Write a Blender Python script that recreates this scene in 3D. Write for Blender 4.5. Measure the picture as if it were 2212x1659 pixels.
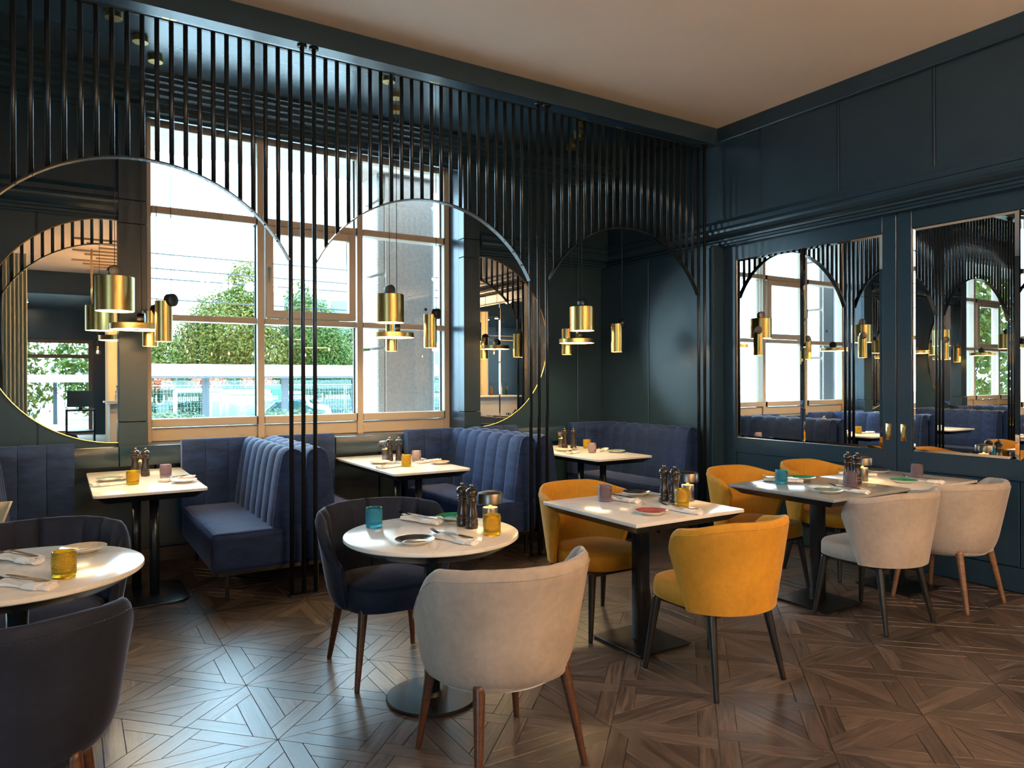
import bpy, bmesh, math, random
from mathutils import Vector, Matrix
for _o in list(bpy.data.objects): bpy.data.objects.remove(_o)
sc = bpy.context.scene
COL = sc.collection
PI = math.pi
random.seed(7)

# ------------------------------------------------------------------ camera
F_PX, CX_PX, CY_PX, IMG_W, IMG_H = 1553.06, 1106.0, 823.82, 2212.0, 1659.0
CAM_H = 1.445
def cam_axes(yaw, p, r):
    cy, sy, cp, sp = math.cos(yaw), math.sin(yaw), math.cos(p), math.sin(p)
    right = Vector((cy, -sy, 0)); fwd = Vector((sy*cp, cy*cp, sp)); up = right.cross(fwd)
    cr, sr = math.cos(r), math.sin(r)
    return cr*right + sr*up, cr*up - sr*right, fwd
RIGHT, UP, FWD = cam_axes(0.561242779, -2.55207062e-03, -3.14875779e-03)
CAMPOS = Vector((0, 0, CAM_H))
cd = bpy.data.cameras.new('camera'); cam = bpy.data.objects.new('camera', cd); COL.objects.link(cam)
cd.sensor_fit = 'HORIZONTAL'; cd.sensor_width = 36.0; cd.lens = F_PX/IMG_W*36.0
cd.shift_x = (IMG_W/2 - CX_PX)/IMG_W; cd.shift_y = (CY_PX - IMG_H/2)/IMG_W
cd.clip_start = 0.05; cd.clip_end = 400
M = Matrix.Identity(4)
for i in range(3):
    M[i][0] = RIGHT[i]; M[i][1] = UP[i]; M[i][2] = -FWD[i]; M[i][3] = CAMPOS[i]
cam.matrix_world = M
sc.camera = cam
def at(px, py, z):
    """where the line of sight through a photo point meets the level z"""
    d = RIGHT*((px-CX_PX)/F_PX) - UP*((py-CY_PX)/F_PX) + FWD
    return CAMPOS + d*((z-CAM_H)/d.z)
def proj(p):
    v = Vector(p) - CAMPOS; w = v.dot(FWD)
    return (CX_PX + F_PX*v.dot(RIGHT)/w, CY_PX - F_PX*v.dot(UP)/w, w)

# ------------------------------------------------------------------ world, exposure
w = bpy.data.worlds.new('overcast_sky'); sc.world = w; w.use_nodes = True
bg = w.node_tree.nodes['Background']; bg.inputs[0].default_value = (0.51, 0.78, 1.0, 1); bg.inputs[1].default_value = 5.3
sc.view_settings.view_transform = 'Standard'; sc.view_settings.look = 'None'
sc.view_settings.gamma = 1.0; sc.view_settings.use_curve_mapping = False
sc.view_settings.exposure = 1.7
def portal(loc, rot, sx, sy):
    l = bpy.data.lights.new('daylight_portal', 'AREA'); l.shape = 'RECTANGLE'; l.size = sx; l.size_y = sy
    l.cycles.is_portal = True
    o = bpy.data.objects.new('daylight_portal', l); COL.objects.link(o); o.location = loc; o.rotation_euler = rot
portal((2.0, 6.95, 2.3), (-PI/2, 0, 0), 2.9, 2.8)
portal((-3.87, 6.95, 2.3), (-PI/2, 0, 0), 2.9, 2.8)
for _y in (-3.2,): portal((-6.25, _y, 2.2), (0, -PI/2, 0), 2.6, 3.6)
portal((-.18, -9.75, 1.3), (PI/2, 0, 0), 1.9, 2.6)
sc.cycles.max_bounces = 7; sc.cycles.diffuse_bounces = 3; sc.cycles.glossy_bounces = 5
sc.cycles.transmission_bounces = 6; sc.cycles.transparent_max_bounces = 12
sc.cycles.use_adaptive_sampling = True; sc.cycles.adaptive_threshold = 0.07; sc.cycles.light_sampling_threshold = 0.04
sc.cycles.sample_clamp_indirect = 8.0; sc.cycles.caustics_refractive = False; sc.cycles.caustics_reflective = False
sc.cycles.use_denoising = True

# ------------------------------------------------------------------ materials
def newmat(name):
    m = bpy.data.materials.new(name); m.use_nodes = True
    return m, m.node_tree.nodes, m.node_tree.links, m.node_tree.nodes['Principled BSDF']
def sset(b, **k):
    for n, v in k.items():
        n = {'base':'Base Color','rough':'Roughness','metal':'Metallic','sheen':'Sheen Weight','sheenr':'Sheen Roughness','sheent':'Sheen Tint','spec':'Specular IOR Level',
             'trans':'Transmission Weight','ior':'IOR','aniso':'Anisotropic','emit':'Emission Color','emits':'Emission Strength','coat':'Coat Weight','coatr':'Coat Roughness'}[n]
        if isinstance(v, tuple) and len(v) == 3: v = v + (1,)
        b.inputs[n].default_value = v
def plain(name, base, rough=0.5, var=0.0, scale=8.0, bump=0.0, bscale=120.0, **k):
    m, N, L, b = newmat(name); sset(b, base=base, rough=rough, **k)
    if var or bump:
        tc = N.new('ShaderNodeTexCoord')
    if var:
        nz = N.new('ShaderNodeTexNoise'); nz.inputs['Scale'].default_value = scale; nz.inputs['Detail'].default_value = 5
        L.new(tc.outputs['Object'], nz.inputs['Vector'])
        rp = N.new('ShaderNodeValToRGB')
        rp.color_ramp.elements[0].position = 0.3; rp.color_ramp.elements[1].position = 0.7
        rp.color_ramp.elements[0].color = tuple(c*(1-var) for c in base) + (1,)
        rp.color_ramp.elements[1].color = tuple(min(1, c*(1+var)) for c in base) + (1,)
        L.new(nz.outputs['Fac'], rp.inputs['Fac']); L.new(rp.outputs['Color'], b.inputs['Base Color'])
    if bump:
        n2 = N.new('ShaderNodeTexNoise'); n2.inputs['Scale'].default_value = bscale; n2.inputs['Detail'].default_value = 3
        L.new(tc.outputs['Object'], n2.inputs['Vector'])
        bp = N.new('ShaderNodeBump'); bp.inputs['Strength'].default_value = bump; bp.inputs['Distance'].default_value = 0.01
        L.new(n2.outputs['Fac'], bp.inputs['Height']); L.new(bp.outputs['Normal'], b.inputs['Normal'])
    return m
def velvet(name, base, tint, var=0.35, stretch=(3, 3, 9), fine=(0.5, 0.5, 6)):
    m, N, L, b = newmat(name); sset(b, base=base, rough=0.75, sheen=0.55, sheenr=0.3, spec=0.25)
    b.inputs['Sheen Tint'].default_value = tint + (1,)
    tc = N.new('ShaderNodeTexCoord'); mp = N.new('ShaderNodeMapping'); mp.inputs['Scale'].default_value = stretch
    nz = N.new('ShaderNodeTexNoise'); nz.inputs['Scale'].default_value = 2.2; nz.inputs['Detail'].default_value = 8; nz.inputs['Roughness'].default_value = 0.65
    L.new(tc.outputs['Object'], mp.inputs['Vector']); L.new(mp.outputs['Vector'], nz.inputs['Vector'])
    n2 = N.new('ShaderNodeTexNoise'); n2.inputs['Scale'].default_value = 40; n2.inputs['Detail'].default_value = 4
    mp2 = N.new('ShaderNodeMapping'); mp2.inputs['Scale'].default_value = fine
    L.new(tc.outputs['Object'], mp2.inputs['Vector']); L.new(mp2.outputs['Vector'], n2.inputs['Vector'])
    ad = N.new('ShaderNodeMath'); ad.operation = 'ADD'
    mu = N.new('ShaderNodeMath'); mu.operation = 'MULTIPLY'; mu.inputs[1].default_value = 0.35
    L.new(n2.outputs['Fac'], mu.inputs[0]); L.new(nz.outputs['Fac'], ad.inputs[0]); L.new(mu.outputs[0], ad.inputs[1])
    rp = N.new('ShaderNodeValToRGB'); e = rp.color_ramp.elements
    e[0].position = 0.45; e[1].position = 0.95
    e[0].color = tuple(c*(1-var) for c in base)+(1,); e[1].color = tuple(min(1, c*(1+var)) for c in base)+(1,)
    L.new(ad.outputs[0], rp.inputs['Fac']); L.new(rp.outputs['Color'], b.inputs['Base Color'])
    bp = N.new('ShaderNodeBump'); bp.inputs['Strength'].default_value = 0.12; bp.inputs['Distance'].default_value = 0.004
    L.new(ad.outputs[0], bp.inputs['Height']); L.new(bp.outputs['Normal'], b.inputs['Normal'])
    return m
def emis(name, col, s):
    m, N, L, b = newmat(name); sset(b, base=(0.02,0.02,0.02), emit=col, emits=s); return m
def woodmat(name, c1, c2, rough=0.4, sc_=(4, 4, 30), axis_uv=False):
    m, N, L, b = newmat(name); sset(b, rough=rough)
    tc = N.new('ShaderNodeTexCoord'); mp = N.new('ShaderNodeMapping'); mp.inputs['Scale'].default_value = sc_
    nz = N.new('ShaderNodeTexNoise'); nz.inputs['Scale'].default_value = 3; nz.inputs['Detail'].default_value = 6; nz.inputs['Distortion'].default_value = 0.6
    L.new(tc.outputs['UV' if axis_uv else 'Object'], mp.inputs['Vector']); L.new(mp.outputs['Vector'], nz.inputs['Vector'])
    rp = N.new('ShaderNodeValToRGB'); rp.color_ramp.elements[0].position = 0.32; rp.color_ramp.elements[1].position = 0.68
    rp.color_ramp.elements[0].color = c1+(1,); rp.color_ramp.elements[1].color = c2+(1,)
    L.new(nz.outputs['Fac'], rp.inputs['Fac'])
    L.new(rp.outputs['Color'], b.inputs['Base Color'])
    return m, N, L, b, rp, nz

T = {}
T['paint'] = plain('blue_black_wall_paint', (0.018, 0.039, 0.058), 0.26, var=0.06, scale=3, bump=0.02, bscale=260)
T['paint_gloss'] = plain('blue_black_joinery_paint', (0.018, 0.041, 0.064), 0.22, bump=0.012, bscale=300)
T['boothceil'] = plain('blue_black_ceiling_paint', (0.030, 0.055, 0.072), 0.24, bump=0.015, bscale=30)
T['ceiling'] = plain('warm_plaster', (0.82, 0.72, 0.65), 0.9, var=0.03, scale=1.5, bump=0.06, bscale=5)
T['black'] = plain('black_metal', (0.010, 0.013, 0.016), 0.24, spec=0.45, bump=0.02, bscale=400)
T['blackplate'] = plain('black_plate_metal', (0.009, 0.009, 0.010), 0.30, spec=0.35, bump=0.03, bscale=300)
T['brass'] = plain('brushed_brass', (0.46, 0.315, 0.115), 0.34, metal=1.0)
T['gold'] = plain('polished_brass', (0.66, 0.45, 0.17), 0.22, metal=1.0)
T['bronze'] = plain('dark_bronze', (0.075, 0.068, 0.064), 0.36, metal=0.9, bump=0.02, bscale=500)
T['nickel'] = plain('brushed_dark_nickel', (0.20, 0.175, 0.155), 0.36, metal=1.0)
T['frame'] = plain('champagne_aluminium', (0.50, 0.40, 0.30), 0.42, bump=0.01)
T['rubber'] = plain('black_gasket', (0.015, 0.015, 0.015), 0.6)
T['mirror'] = plain('mirror_silver', (0.93, 0.95, 0.95), 0.0, metal=1.0)
T['mirrorwarm'] = plain('tinted_mirror_silver', (0.86, 0.85, 0.80), 0.0, metal=1.0)
T['navy'] = velvet('navy_velvet', (0.014, 0.033, 0.105), (0.50, 0.60, 0.95), var=.5)
T['navychair'] = velvet('dark_navy_velvet', (0.014, 0.019, 0.036), (0.50, 0.58, 0.85), stretch=(2, 2, 1.6), fine=(1, 1, 1))
T['yellow'] = velvet('mustard_velvet', (0.58, 0.27, 0.026), (1.0, 0.80, 0.45), var=0.22, stretch=(2, 2, 1.6), fine=(1, 1, 1))
T['grey'] = velvet('stone_grey_velvet', (0.40, 0.335, 0.285), (0.9, 0.85, 0.8), var=0.2, stretch=(2, 2, 1.6), fine=(1, 1, 1))
T['walnut'] = woodmat('walnut_leg', (0.055, 0.020, 0.010), (0.11, 0.042, 0.019), 0.35)[0]
T['oakleg'] = woodmat('warm_oak_leg', (0.15, 0.070, 0.033), (0.25, 0.125, 0.062), 0.4)[0]
T['blackleg'] = woodmat('black_stained_leg', (0.007, 0.006, 0.006), (0.014, 0.011, 0.010), 0.40)[0]
T['napkin'] = plain('white_linen', (0.80, 0.77, 0.74), 0.85, bump=0.15, bscale=350, sheen=0.2)
T['steel'] = plain('cutlery_steel', (0.42, 0.36, 0.32), 0.16, metal=1.0)
T['millwood'] = plain('dark_lacquered_wood', (0.024, 0.014, 0.010), 0.28, coat=0.25, coatr=0.15)
T['plate_out'] = plain('cream_glaze', (0.72, 0.66, 0.55), 0.22)
T['glow'] = emis('lamp_glow', (1.0, 0.70, 0.34), 17.0)
T['glow_lo'] = emis('table_lamp_glow', (1.0, 0.62, 0.24), 14.0)
T['bulb'] = emis('filament_bulb_glow', (1.0, 0.62, 0.30), 1000.0)
T['spot'] = emis('downlight_glow', (1.0, 0.80, 0.55), 30.0)
def marble(name, base, vein, rough):
    m, N, L, b = newmat(name); sset(b, rough=rough, spec=0.5, ior=1.22)
    tc = N.new('ShaderNodeTexCoord'); nz = N.new('ShaderNodeTexNoise'); nz.inputs['Scale'].default_value = 3.0; nz.inputs['Detail'].default_value = 9; nz.inputs['Distortion'].default_value = 1.6
    L.new(tc.outputs['Object'], nz.inputs['Vector'])
    rp = N.new('ShaderNodeValToRGB'); e = rp.color_ramp.elements
    e[0].position = 0.47; e[0].color = base+(1,); e[1].position = 0.53; e[1].color = base+(1,)
    x = e.new(0.50); x.color = vein+(1,)
    L.new(nz.outputs['Fac'], rp.inputs['Fac']); L.new(rp.outputs['Color'], b.inputs['Base Color'])
    return m
T['marble'] = marble('white_marble', (0.76, 0.74, 0.705), (0.70, 0.68, 0.645), 0.15)
T['stone'] = marble('grey_stone_top', (0.30, 0.305, 0.31), (0.26, 0.265, 0.27), 0.16)
def pane_glass(name, tint):
    m, N, L, b = newmat(name); N.remove(b)
    out = [n for n in N if n.type == 'OUTPUT_MATERIAL'][0]
    tr = N.new('ShaderNodeBsdfTransparent'); tr.inputs[0].default_value = tint + (1,)
    gl = N.new('ShaderNodeBsdfGlossy'); gl.inputs['Roughness'].default_value = 0.0
    fr = N.new('ShaderNodeFresnel'); fr.inputs['IOR'].default_value = 1.5
    ge = N.new('ShaderNodeNewGeometry'); mi = N.new('ShaderNodeMapRange'); mi.inputs['To Min'].default_value = 1.5; mi.inputs['To Max'].default_value = 1/1.5
    L.new(ge.outputs['Backfacing'], mi.inputs['Value']); L.new(mi.outputs[0], fr.inputs['IOR'])   # same reflectance on both faces of the pane
    mx = N.new('ShaderNodeMixShader')
    L.new(fr.outputs[0], mx.inputs[0]); L.new(tr.outputs[0], mx.inputs[1]); L.new(gl.outputs[0], mx.inputs[2]); L.new(mx.outputs[0], out.inputs['Surface'])
    return m
T['pane'] = pane_glass('window_pane_glass', (0.94, 0.97, 0.96))
T['bulbglass'] = pane_glass('amber_bulb_glass', (1.0, 0.86, 0.62))
T['shelterglass'] = pane_glass('shelter_glass', (0.70, 0.86, 0.82))
def colour_glass(name, col):
    m, N, L, b = newmat(name); sset(b, base=col, rough=0.12, trans=0.75, ior=1.35, spec=0.6)
    return m
GLASS = {'yellow': colour_glass('amber_yellow_glass', (0.95, 0.62, 0.02)), 'blue': colour_glass('turquoise_glass', (0.06, 0.52, 0.72)),
         'purple': colour_glass('smoky_purple_glass', (0.46, 0.33, 0.40)), 'pink': colour_glass('pale_pink_glass', (0.80, 0.60, 0.60))}
def glaze(name, c, r=0.12): return plain(name, c, r, var=0.25, scale=25)
PLATE = {'green': glaze('green_glaze', (0.03, 0.25, 0.13)), 'dark': glaze('charcoal_glaze', (0.045, 0.045, 0.05)), 'pink': glaze('rose_glaze', (0.42, 0.12, 0.12)),
         'teal': glaze('grey_green_glaze', (0.20, 0.28, 0.25)), 'cream': glaze('cream_inner_glaze', (0.62, 0.55, 0.42)), 'copper': glaze('copper_glaze', (0.55, 0.28, 0.12))}

# ------------------------------------------------------------------ mesh tools
class MB:
    def __init__(s): s.v = []; s.f = []; s.sm = []
    def add(s, vs, fs, smooth=False):
        b = len(s.v); s.v += [tuple(v) for v in vs]; s.f += [tuple(b+i for i in f) for f in fs]; s.sm += [smooth]*len(fs); return s
    def box(s, x0, x1, y0, y1, z0, z1):
        v = [(x0,y0,z0),(x1,y0,z0),(x1,y1,z0),(x0,y1,z0),(x0,y0,z1),(x1,y0,z1),(x1,y1,z1),(x0,y1,z1)]
        return s.add(v, [(0,3,2,1),(4,5,6,7),(0,1,5,4),(1,2,6,5),(2,3,7,6),(3,0,4,7)])
    def lathe(s, prof, n=32, c=(0,0,0), cap=True):
        """profile of (r, z) turned round the z axis"""
        vs = []; fs = []
        k = len(prof)
        for i in range(n):
            a = 2*PI*i/n; ca, sa = math.cos(a), math.sin(a)
            vs += [(c[0]+r*ca, c[1]+r*sa, c[2]+z) for r, z in prof]
        for i in range(n):
            j = (i+1) % n
            for q in range(k-1):
                fs.append((i*k+q, j*k+q, j*k+q+1, i*k+q+1))
        s.add(vs, fs, True)
        if cap:
            for q, flip in ((0, True), (k-1, False)):
                if prof[q][0] > 1e-5:
                    ring = [(c[0]+prof[q][0]*math.cos(2*PI*i/n), c[1]+prof[q][0]*math.sin(2*PI*i/n), c[2]+prof[q][1]) for i in range(n)]
                    idx = list(range(n)); s.add(ring, [tuple(reversed(idx)) if flip else tuple(idx)])
        return s
    def rod(s, a, b, r0, r1=None, n=12, cap=True):
        r1 = r0 if r1 is None else r1
        a = Vector(a); b = Vector(b); d = (b-a).normalized()
        u = d.cross(Vector((0,0,1)) if abs(d.z) < 0.95 else Vector((1,0,0))).normalized(); w_ = d.cross(u)
        vs = []
        for p, r in ((a, r0), (b, r1)):
            for i in range(n):
                t = 2*PI*i/n; vs.append(p + u*(r*math.cos(t)) + w_*(r*math.sin(t)))
        s.add(vs, [(i, (i+1) % n, n+(i+1) % n, n+i) for i in range(n)], True)
        if cap: s.add(vs, [tuple(range(n-1, -1, -1)), tuple(range(n, 2*n))])
        return s
    def tube(s, pts, r, n=8):
        for a, b in zip(pts, pts[1:]): s.rod(a, b, r, r, n)
        return s
    def prism(s, poly, axis, a, b):
        """2-D polygon extruded along an axis ('x','y','z')"""
        def P(p, t):
            return {'x': (t, p[0], p[1]), 'y': (p[0], t, p[1]), 'z': (p[0], p[1], t)}[axis]
        n = len(poly); vs = [P(p, a) for p in poly] + [P(p, b) for p in poly]
        fs = [(i, (i+1) % n, n+(i+1) % n, n+i) for i in range(n)] + [tuple(range(n-1, -1, -1)), tuple(range(n, 2*n))]
        return s.add(vs, fs)
    def grid(s, P, closed_u=False, smooth=True):
        """P[i][j] rows of points"""
        nu, nv = len(P), len(P[0]); vs = [p for r in P for p in r]; fs = []
        for i in range(nu if closed_u else nu-1):
            j = (i+1) % nu
            for q in range(nv-1): fs.append((i*nv+q, j*nv+q, j*nv+q+1, i*nv+q+1))
        return s.add(vs, fs, smooth)
    def mesh(s, name, mat, bevel=0, seg=2, fix=True):
        me = bpy.data.meshes.new(name); me.from_pydata(s.v, [], s.f); me.update()
        if fix or bevel:
            bm = bmesh.new(); bm.from_mesh(me)
            for f, k in zip(bm.faces, s.sm): f.smooth = k
            if fix:
                bmesh.ops.remove_doubles(bm, verts=bm.verts, dist=1e-5)
                bmesh.ops.recalc_face_normals(bm, faces=bm.faces)
            if bevel:
                es = [e for e in bm.edges if len(e.link_faces) == 2 and e.calc_face_angle(0) > 0.5]
                bmesh.ops.bevel(bm, geom=es, offset=bevel, segments=seg, affect='EDGES', clamp_overlap=True, profile=0.5)
                if seg > 1:
                    for f in bm.faces: f.smooth = True
            bm.to_mesh(me); bm.free()
        if mat is not None: me.materials.append(mat)
        if bevel and seg > 1: sharp_auto(me)
        return me
    def build(s, name, mat, parent=None, bevel=0, seg=2, fix=True, loc=None):
        me = s.mesh(name, mat, bevel, seg, fix); return link(name, me, parent, loc)
def sharp_auto(me, ang=0.7):
    try: me.set_sharp_from_angle(angle=ang)
    except Exception: pass
def link(name, me, parent=None, loc=None):
    o = bpy.data.objects.new(name, me); COL.objects.link(o)
    if parent is not None: o.parent = parent
    if loc is not None: o.location = loc
    return o
def thing(name, label, cat, loc=(0,0,0), rz=0.0, group=None, kind=None):
    o = bpy.data.objects.new(name, None); COL.objects.link(o); o.location = loc; o.rotation_euler = (0, 0, rz); o.empty_display_size = 0.1
    return tag(o, label, cat, group, kind)
def tag(o, label=None, cat=None, group=None, kind=None):
    if label: o['label'] = label
    if cat: o['category'] = cat
    if group: o['group'] = group
    if kind: o['kind'] = kind
    return o
def struct(o, label=None): o['kind'] = 'structure'; return tag(o, label)
def sroot(name, label=None):
    o = bpy.data.objects.new(name, None); COL.objects.link(o); return struct(o, label)
def copy_thing(root, loc, rz=0.0, label=None, group=None, mats=None):
    """a copy of a thing with copies of its parts and sub-parts; mats maps a part name to a material"""
    def cp(o, parent):
        c = o.copy(); COL.objects.link(c); c.parent = parent
        base = o.name.split('.')[0]
        if mats and base in mats and c.data is not None:
            c.data = MESHMAT(o.data, mats[base])
        for ch in o.children: cp(ch, c)
        return c
    r = cp(root, None); r.location = loc; r.rotation_euler = (0, 0, rz)
    if label: r['label'] = label
    if group: r['group'] = group
    return r
_MM = {}
def MESHMAT(me, mat):
    k = (me.name, mat.name)
    if k not in _MM:
        c = me.copy(); c.materials.clear(); c.materials.append(mat); _MM[k] = c
    return _MM[k]
# ------------------------------------------------------------------ room shell
Z_C = 3.85            # ceiling
Y_W = 6.46            # window wall face
X_R = 5.37            # upper right wall face
X_D = 5.42            # sliding doors' plane
X_B = 5.28            # side wall of the end booth
X_L, Y_BACK = -6.0, -9.6

# floor: a dark bed with wooden pieces laid in star squares
floor = struct(MB().box(X_L-.2, 5.7, Y_BACK-.2, 6.9, -0.12, -0.006).build('floor', plain('grey_joint_bed', (0.42, 0.37, 0.33), 0.8)), 'dark brown wooden floor laid in star-shaped squares')
fm, N, L, b, rp, nz = woodmat('dark_oak_floor', (0.036, 0.026, 0.022), (0.128, 0.094, 0.078), 0.34, (5, 60, 1), True)
b.inputs['Specular IOR Level'].default_value = 0.75
nz.inputs['Detail'].default_value = 8; nz.inputs['Distortion'].default_value = 1.0; nz.inputs['Scale'].default_value = 1.0
at_ = N.new('ShaderNodeAttribute'); at_.attribute_name = 'rnd'
hs = N.new('ShaderNodeHueSaturation'); mr = N.new('ShaderNodeMapRange'); mr.inputs['To Min'].default_value = 0.62; mr.inputs['To Max'].default_value = 1.38
L.new(at_.outputs['Fac'], mr.inputs['Value']); L.new(mr.outputs[0], hs.inputs['Value']); L.new(rp.outputs['Color'], hs.inputs['Color']); L.new(hs.outputs['Color'], b.inputs['Base Color'])
bp = N.new('ShaderNodeBump'); bp.inputs['Strength'].default_value = 0.10; bp.inputs['Distance'].default_value = 0.004
L.new(nz.outputs['Fac'], bp.inputs['Height']); L.new(bp.outputs['Normal'], b.inputs['Normal'])
rr = N.new('ShaderNodeMapRange'); rr.inputs['To Min'].default_value = 0.24; rr.inputs['To Max'].default_value = 0.42
L.new(nz.outputs['Fac'], rr.inputs['Value']); L.new(rr.outputs[0], b.inputs['Roughness'])

U0 = Vector((0.735, 2.948)); UU = Vector((0.6015, -0.0165)); VV = Vector((0.006, 0.6045))
def isect(p, d, q, e):
    den = d.x*e.y - d.y*e.x; t = ((q.x-p.x)*e.y - (q.y-p.y)*e.x)/den; return p + d*t
def inset(poly, g):
    n = len(poly); out = []
    cx = sum((p for p in poly), Vector((0, 0)))/n
    lines = []
    for i in range(n):
        a, b_ = poly[i], poly[(i+1) % n]; d = (b_-a).normalized(); nn = Vector((-d.y, d.x))
        if (cx-a).dot(nn) < 0: nn = -nn
        lines.append((a+nn*g, d))
    for i in range(n): out.append(isect(*lines[i-1], *lines[i]))
    return out
WP = 0.078
def tri_pieces(A, B, C):
    def off(P, Q, R):
        d = (Q-P).normalized(); nn = Vector((-d.y, d.x))
        if (R-P).dot(nn) < 0: nn = -nn
        return P+nn*WP, d
    ab, ac, bc = off(A, B, C), off(A, C, B), off(B, C, A)
    lab, lac, lbc = (A, (B-A).normalized()), (A, (C-A).normalized()), (B, (C-B).normalized())
    p_ab_ac, p_ab_bc, p_ac_bc = isect(*ab, *ac), isect(*ab, *bc), isect(*ac, *bc)
    P2 = ([A, isect(*lac, *bc), p_ac_bc, isect(*ac, *lab)], lac[1])
    P1 = ([isect(*ac, *lab), B, isect(*ab, *lbc), p_ab_ac], lab[1])
    P3 = ([isect(*ab, *lbc), C, isect(*lac, *bc), p_ab_bc], lbc[1])
    P4 = ([p_ab_ac, p_ab_bc, p_ac_bc], lab[1])
    return [P1, P2, P3, P4]
pieces = []
for i in range(-12, 9):
    for j in range(-14, 7):
        o = U0 + UU*i + VV*j; c = o + (UU+VV)*0.5
        if c.x < X_L-.3 or c.x > 5.6 or c.y > 6.6 or c.y < -5: continue
        for A, B in ((o, o+VV), (o+VV, o+UU+VV), (o+UU+VV, o+UU), (o+UU, o)):
            pieces += tri_pieces(A, B, c)
def clipped(poly):
    return all(p.y > Y_W-0.05 or p.x > X_D+.02 or p.x < X_L for p in poly)
def score(poly):
    pr = []
    for p in poly:
        if p.y < 0.4 and p.x*0.53+p.y*0.85 < 0.5: return 0
        x, y, w_ = proj((p.x, p.y, 0))
        if w_ < 0.3 or x < -60 or x > IMG_W+60 or y > IMG_H+60: return 0
        pr.append((x, y))
    a = 0
    for q in range(len(pr)):
        x0, y0 = pr[q]; x1, y1 = pr[(q+1) % len(pr)]; a += x0*y1-x1*y0
    return abs(a)
def piece_geom(poly, d, rnd):
    top = inset(poly, 0.0018); bot = inset(poly, 0.0011)
    n = len(poly)
    vs = [(p.x, p.y, 0.0) for p in top] + [(p.x, p.y, -0.0012) for p in bot] + [(p.x, p.y, -0.007) for p in bot]
    fs = [tuple(range(n))] + [(k, n+k, n+(k+1) % n, (k+1) % n) for k in range(n)] + [(n+k, 2*n+k, 2*n+(k+1) % n, n+(k+1) % n) for k in range(n)]
    ox, oy = random.random()*40, random.random()*40; e = Vector((-d.y, d.x))
    uv = [(ox + Vector((v[0], v[1])).dot(d), oy + Vector((v[0], v[1])).dot(e)) for v in vs]
    return vs, fs, uv
def piece_mesh(name, items):
    V = []; Fc = []; UVs = []; R = []
    for poly, d in items:
        r = random.random(); vs, fs, uv = piece_geom(poly, d, r); b0 = len(V)
        V += vs; UVs += uv; R += [r]*len(vs); Fc += [tuple(b0+i for i in f) for f in fs]
    me = bpy.data.meshes.new(name); me.from_pydata(V, [], Fc); me.update()
    ul = me.uv_layers.new(name='UVMap')
    for lp in me.loops: ul.data[lp.index].uv = UVs[lp.vertex_index]
    a = me.attributes.new('rnd', 'FLOAT', 'POINT'); a.data.foreach_set('value', R)
    bm = bmesh.new(); bm.from_mesh(me); bmesh.ops.recalc_face_normals(bm, faces=bm.faces)
    for f in bm.faces:
        if abs(f.normal.z) > .9 and f.normal.z < 0: f.normal_flip()
    bm.to_mesh(me); bm.free()
    me.materials.append(fm); return me
pieces = [p for p in pieces if not clipped(p[0])]
pieces.sort(key=lambda p: -score(p[0]))
for p in pieces[:300]: link('floor_plank', piece_mesh('floor_plank', [p]), floor)
rest = link('floor_planking', piece_mesh('floor_planking', pieces[300:]), floor); rest['kind'] = 'stuff'

# ceilings and beam
struct(MB().box(X_L-.2, 5.7, -5.8, 4.86, Z_C, Z_C+.15).build('ceiling', T['ceiling']), 'smooth warm beige plaster ceiling')
struct(MB().box(X_L-.2, 5.7, 4.86, 7.0, Z_C, Z_C+.15).build('ceiling_booths', T['boothceil']), 'blue-black ceiling over the window booths')
struct(MB().box(X_L-.2, 5.7, Y_BACK-.2, -5.8, 3.35, Z_C+.15).build('ceiling_rear', T['paint']), 'lowered dark ceiling at the far end of the room')
struct(MB().box(X_L, X_R+.02, 4.80, 4.92, 3.695, Z_C+.01).build('trim_1', T['paint'], bevel=.003, seg=1), 'long dark beam across the ceiling above the barred screen')

# ---- window wall
WX0, WX1, WZ0, WZ1 = 0.587, 3.428, 0.93, 3.64
SHIFT = -5.87
def wall_pieces(xs):
    m = MB()
    for x0, x1 in xs: m.box(x0, x1, Y_W, 6.86, 0, Z_C)
    for s in (0, SHIFT):
        m.box(WX0+s, WX1+s, Y_W, 6.86, 0, WZ0); m.box(WX0+s, WX1+s, Y_W-.09, 6.86, WZ1, Z_C)
    return m
wall = struct(wall_pieces([(WX1, 5.7), (WX1+SHIFT, WX0), (X_L-.2, WX0+SHIFT)]).build('wall_window', T['paint']), 'dark blue-black panelled wall holding the tall windows')
# panel boards on the mirror bays
for x0, x1 in ((3.616, 4.915), (4.925, X_B), (-.141, .385), (-1.68, -.149), (-2.25, -1.688)):
    MB().box(x0, x1, Y_W-.012, Y_W, WZ0, 2.72).build('panel', T['paint'], wall, bevel=.003, seg=1)
for x0, x1 in ((3.43, X_R), (-2.44, .585)):
    MB().box(x0, x1, Y_W-.012, Y_W, 2.96, 3.6).build('frieze_panel', T['paint'], wall, bevel=.003, seg=1)
# pilasters
for s in (0, SHIFT):
    for x0, x1 in ((WX0-.2, WX0), (WX1, WX1+.186)):
        x0 += s; x1 += s
        MB().box(x0, x1, 6.35, Y_W, 1.125, 2.675).build('pilaster', T['paint'], wall, bevel=.003, seg=1)
        MB().box(x0-.004, x1+.0, 6.342, Y_W, WZ0, 1.121).build('pilaster_base', T['paint'], wall, bevel=.003, seg=1)
        MB().box(x0, x1, 6.35, Y_W, 2.679, 2.86).build('pilaster', T['paint'], wall, bevel=.003, seg=1)
        MB().box(x0, x1, 6.35, Y_W, 2.864, 3.6).build('pilaster', T['paint'], wall, bevel=.003, seg=1)
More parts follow.
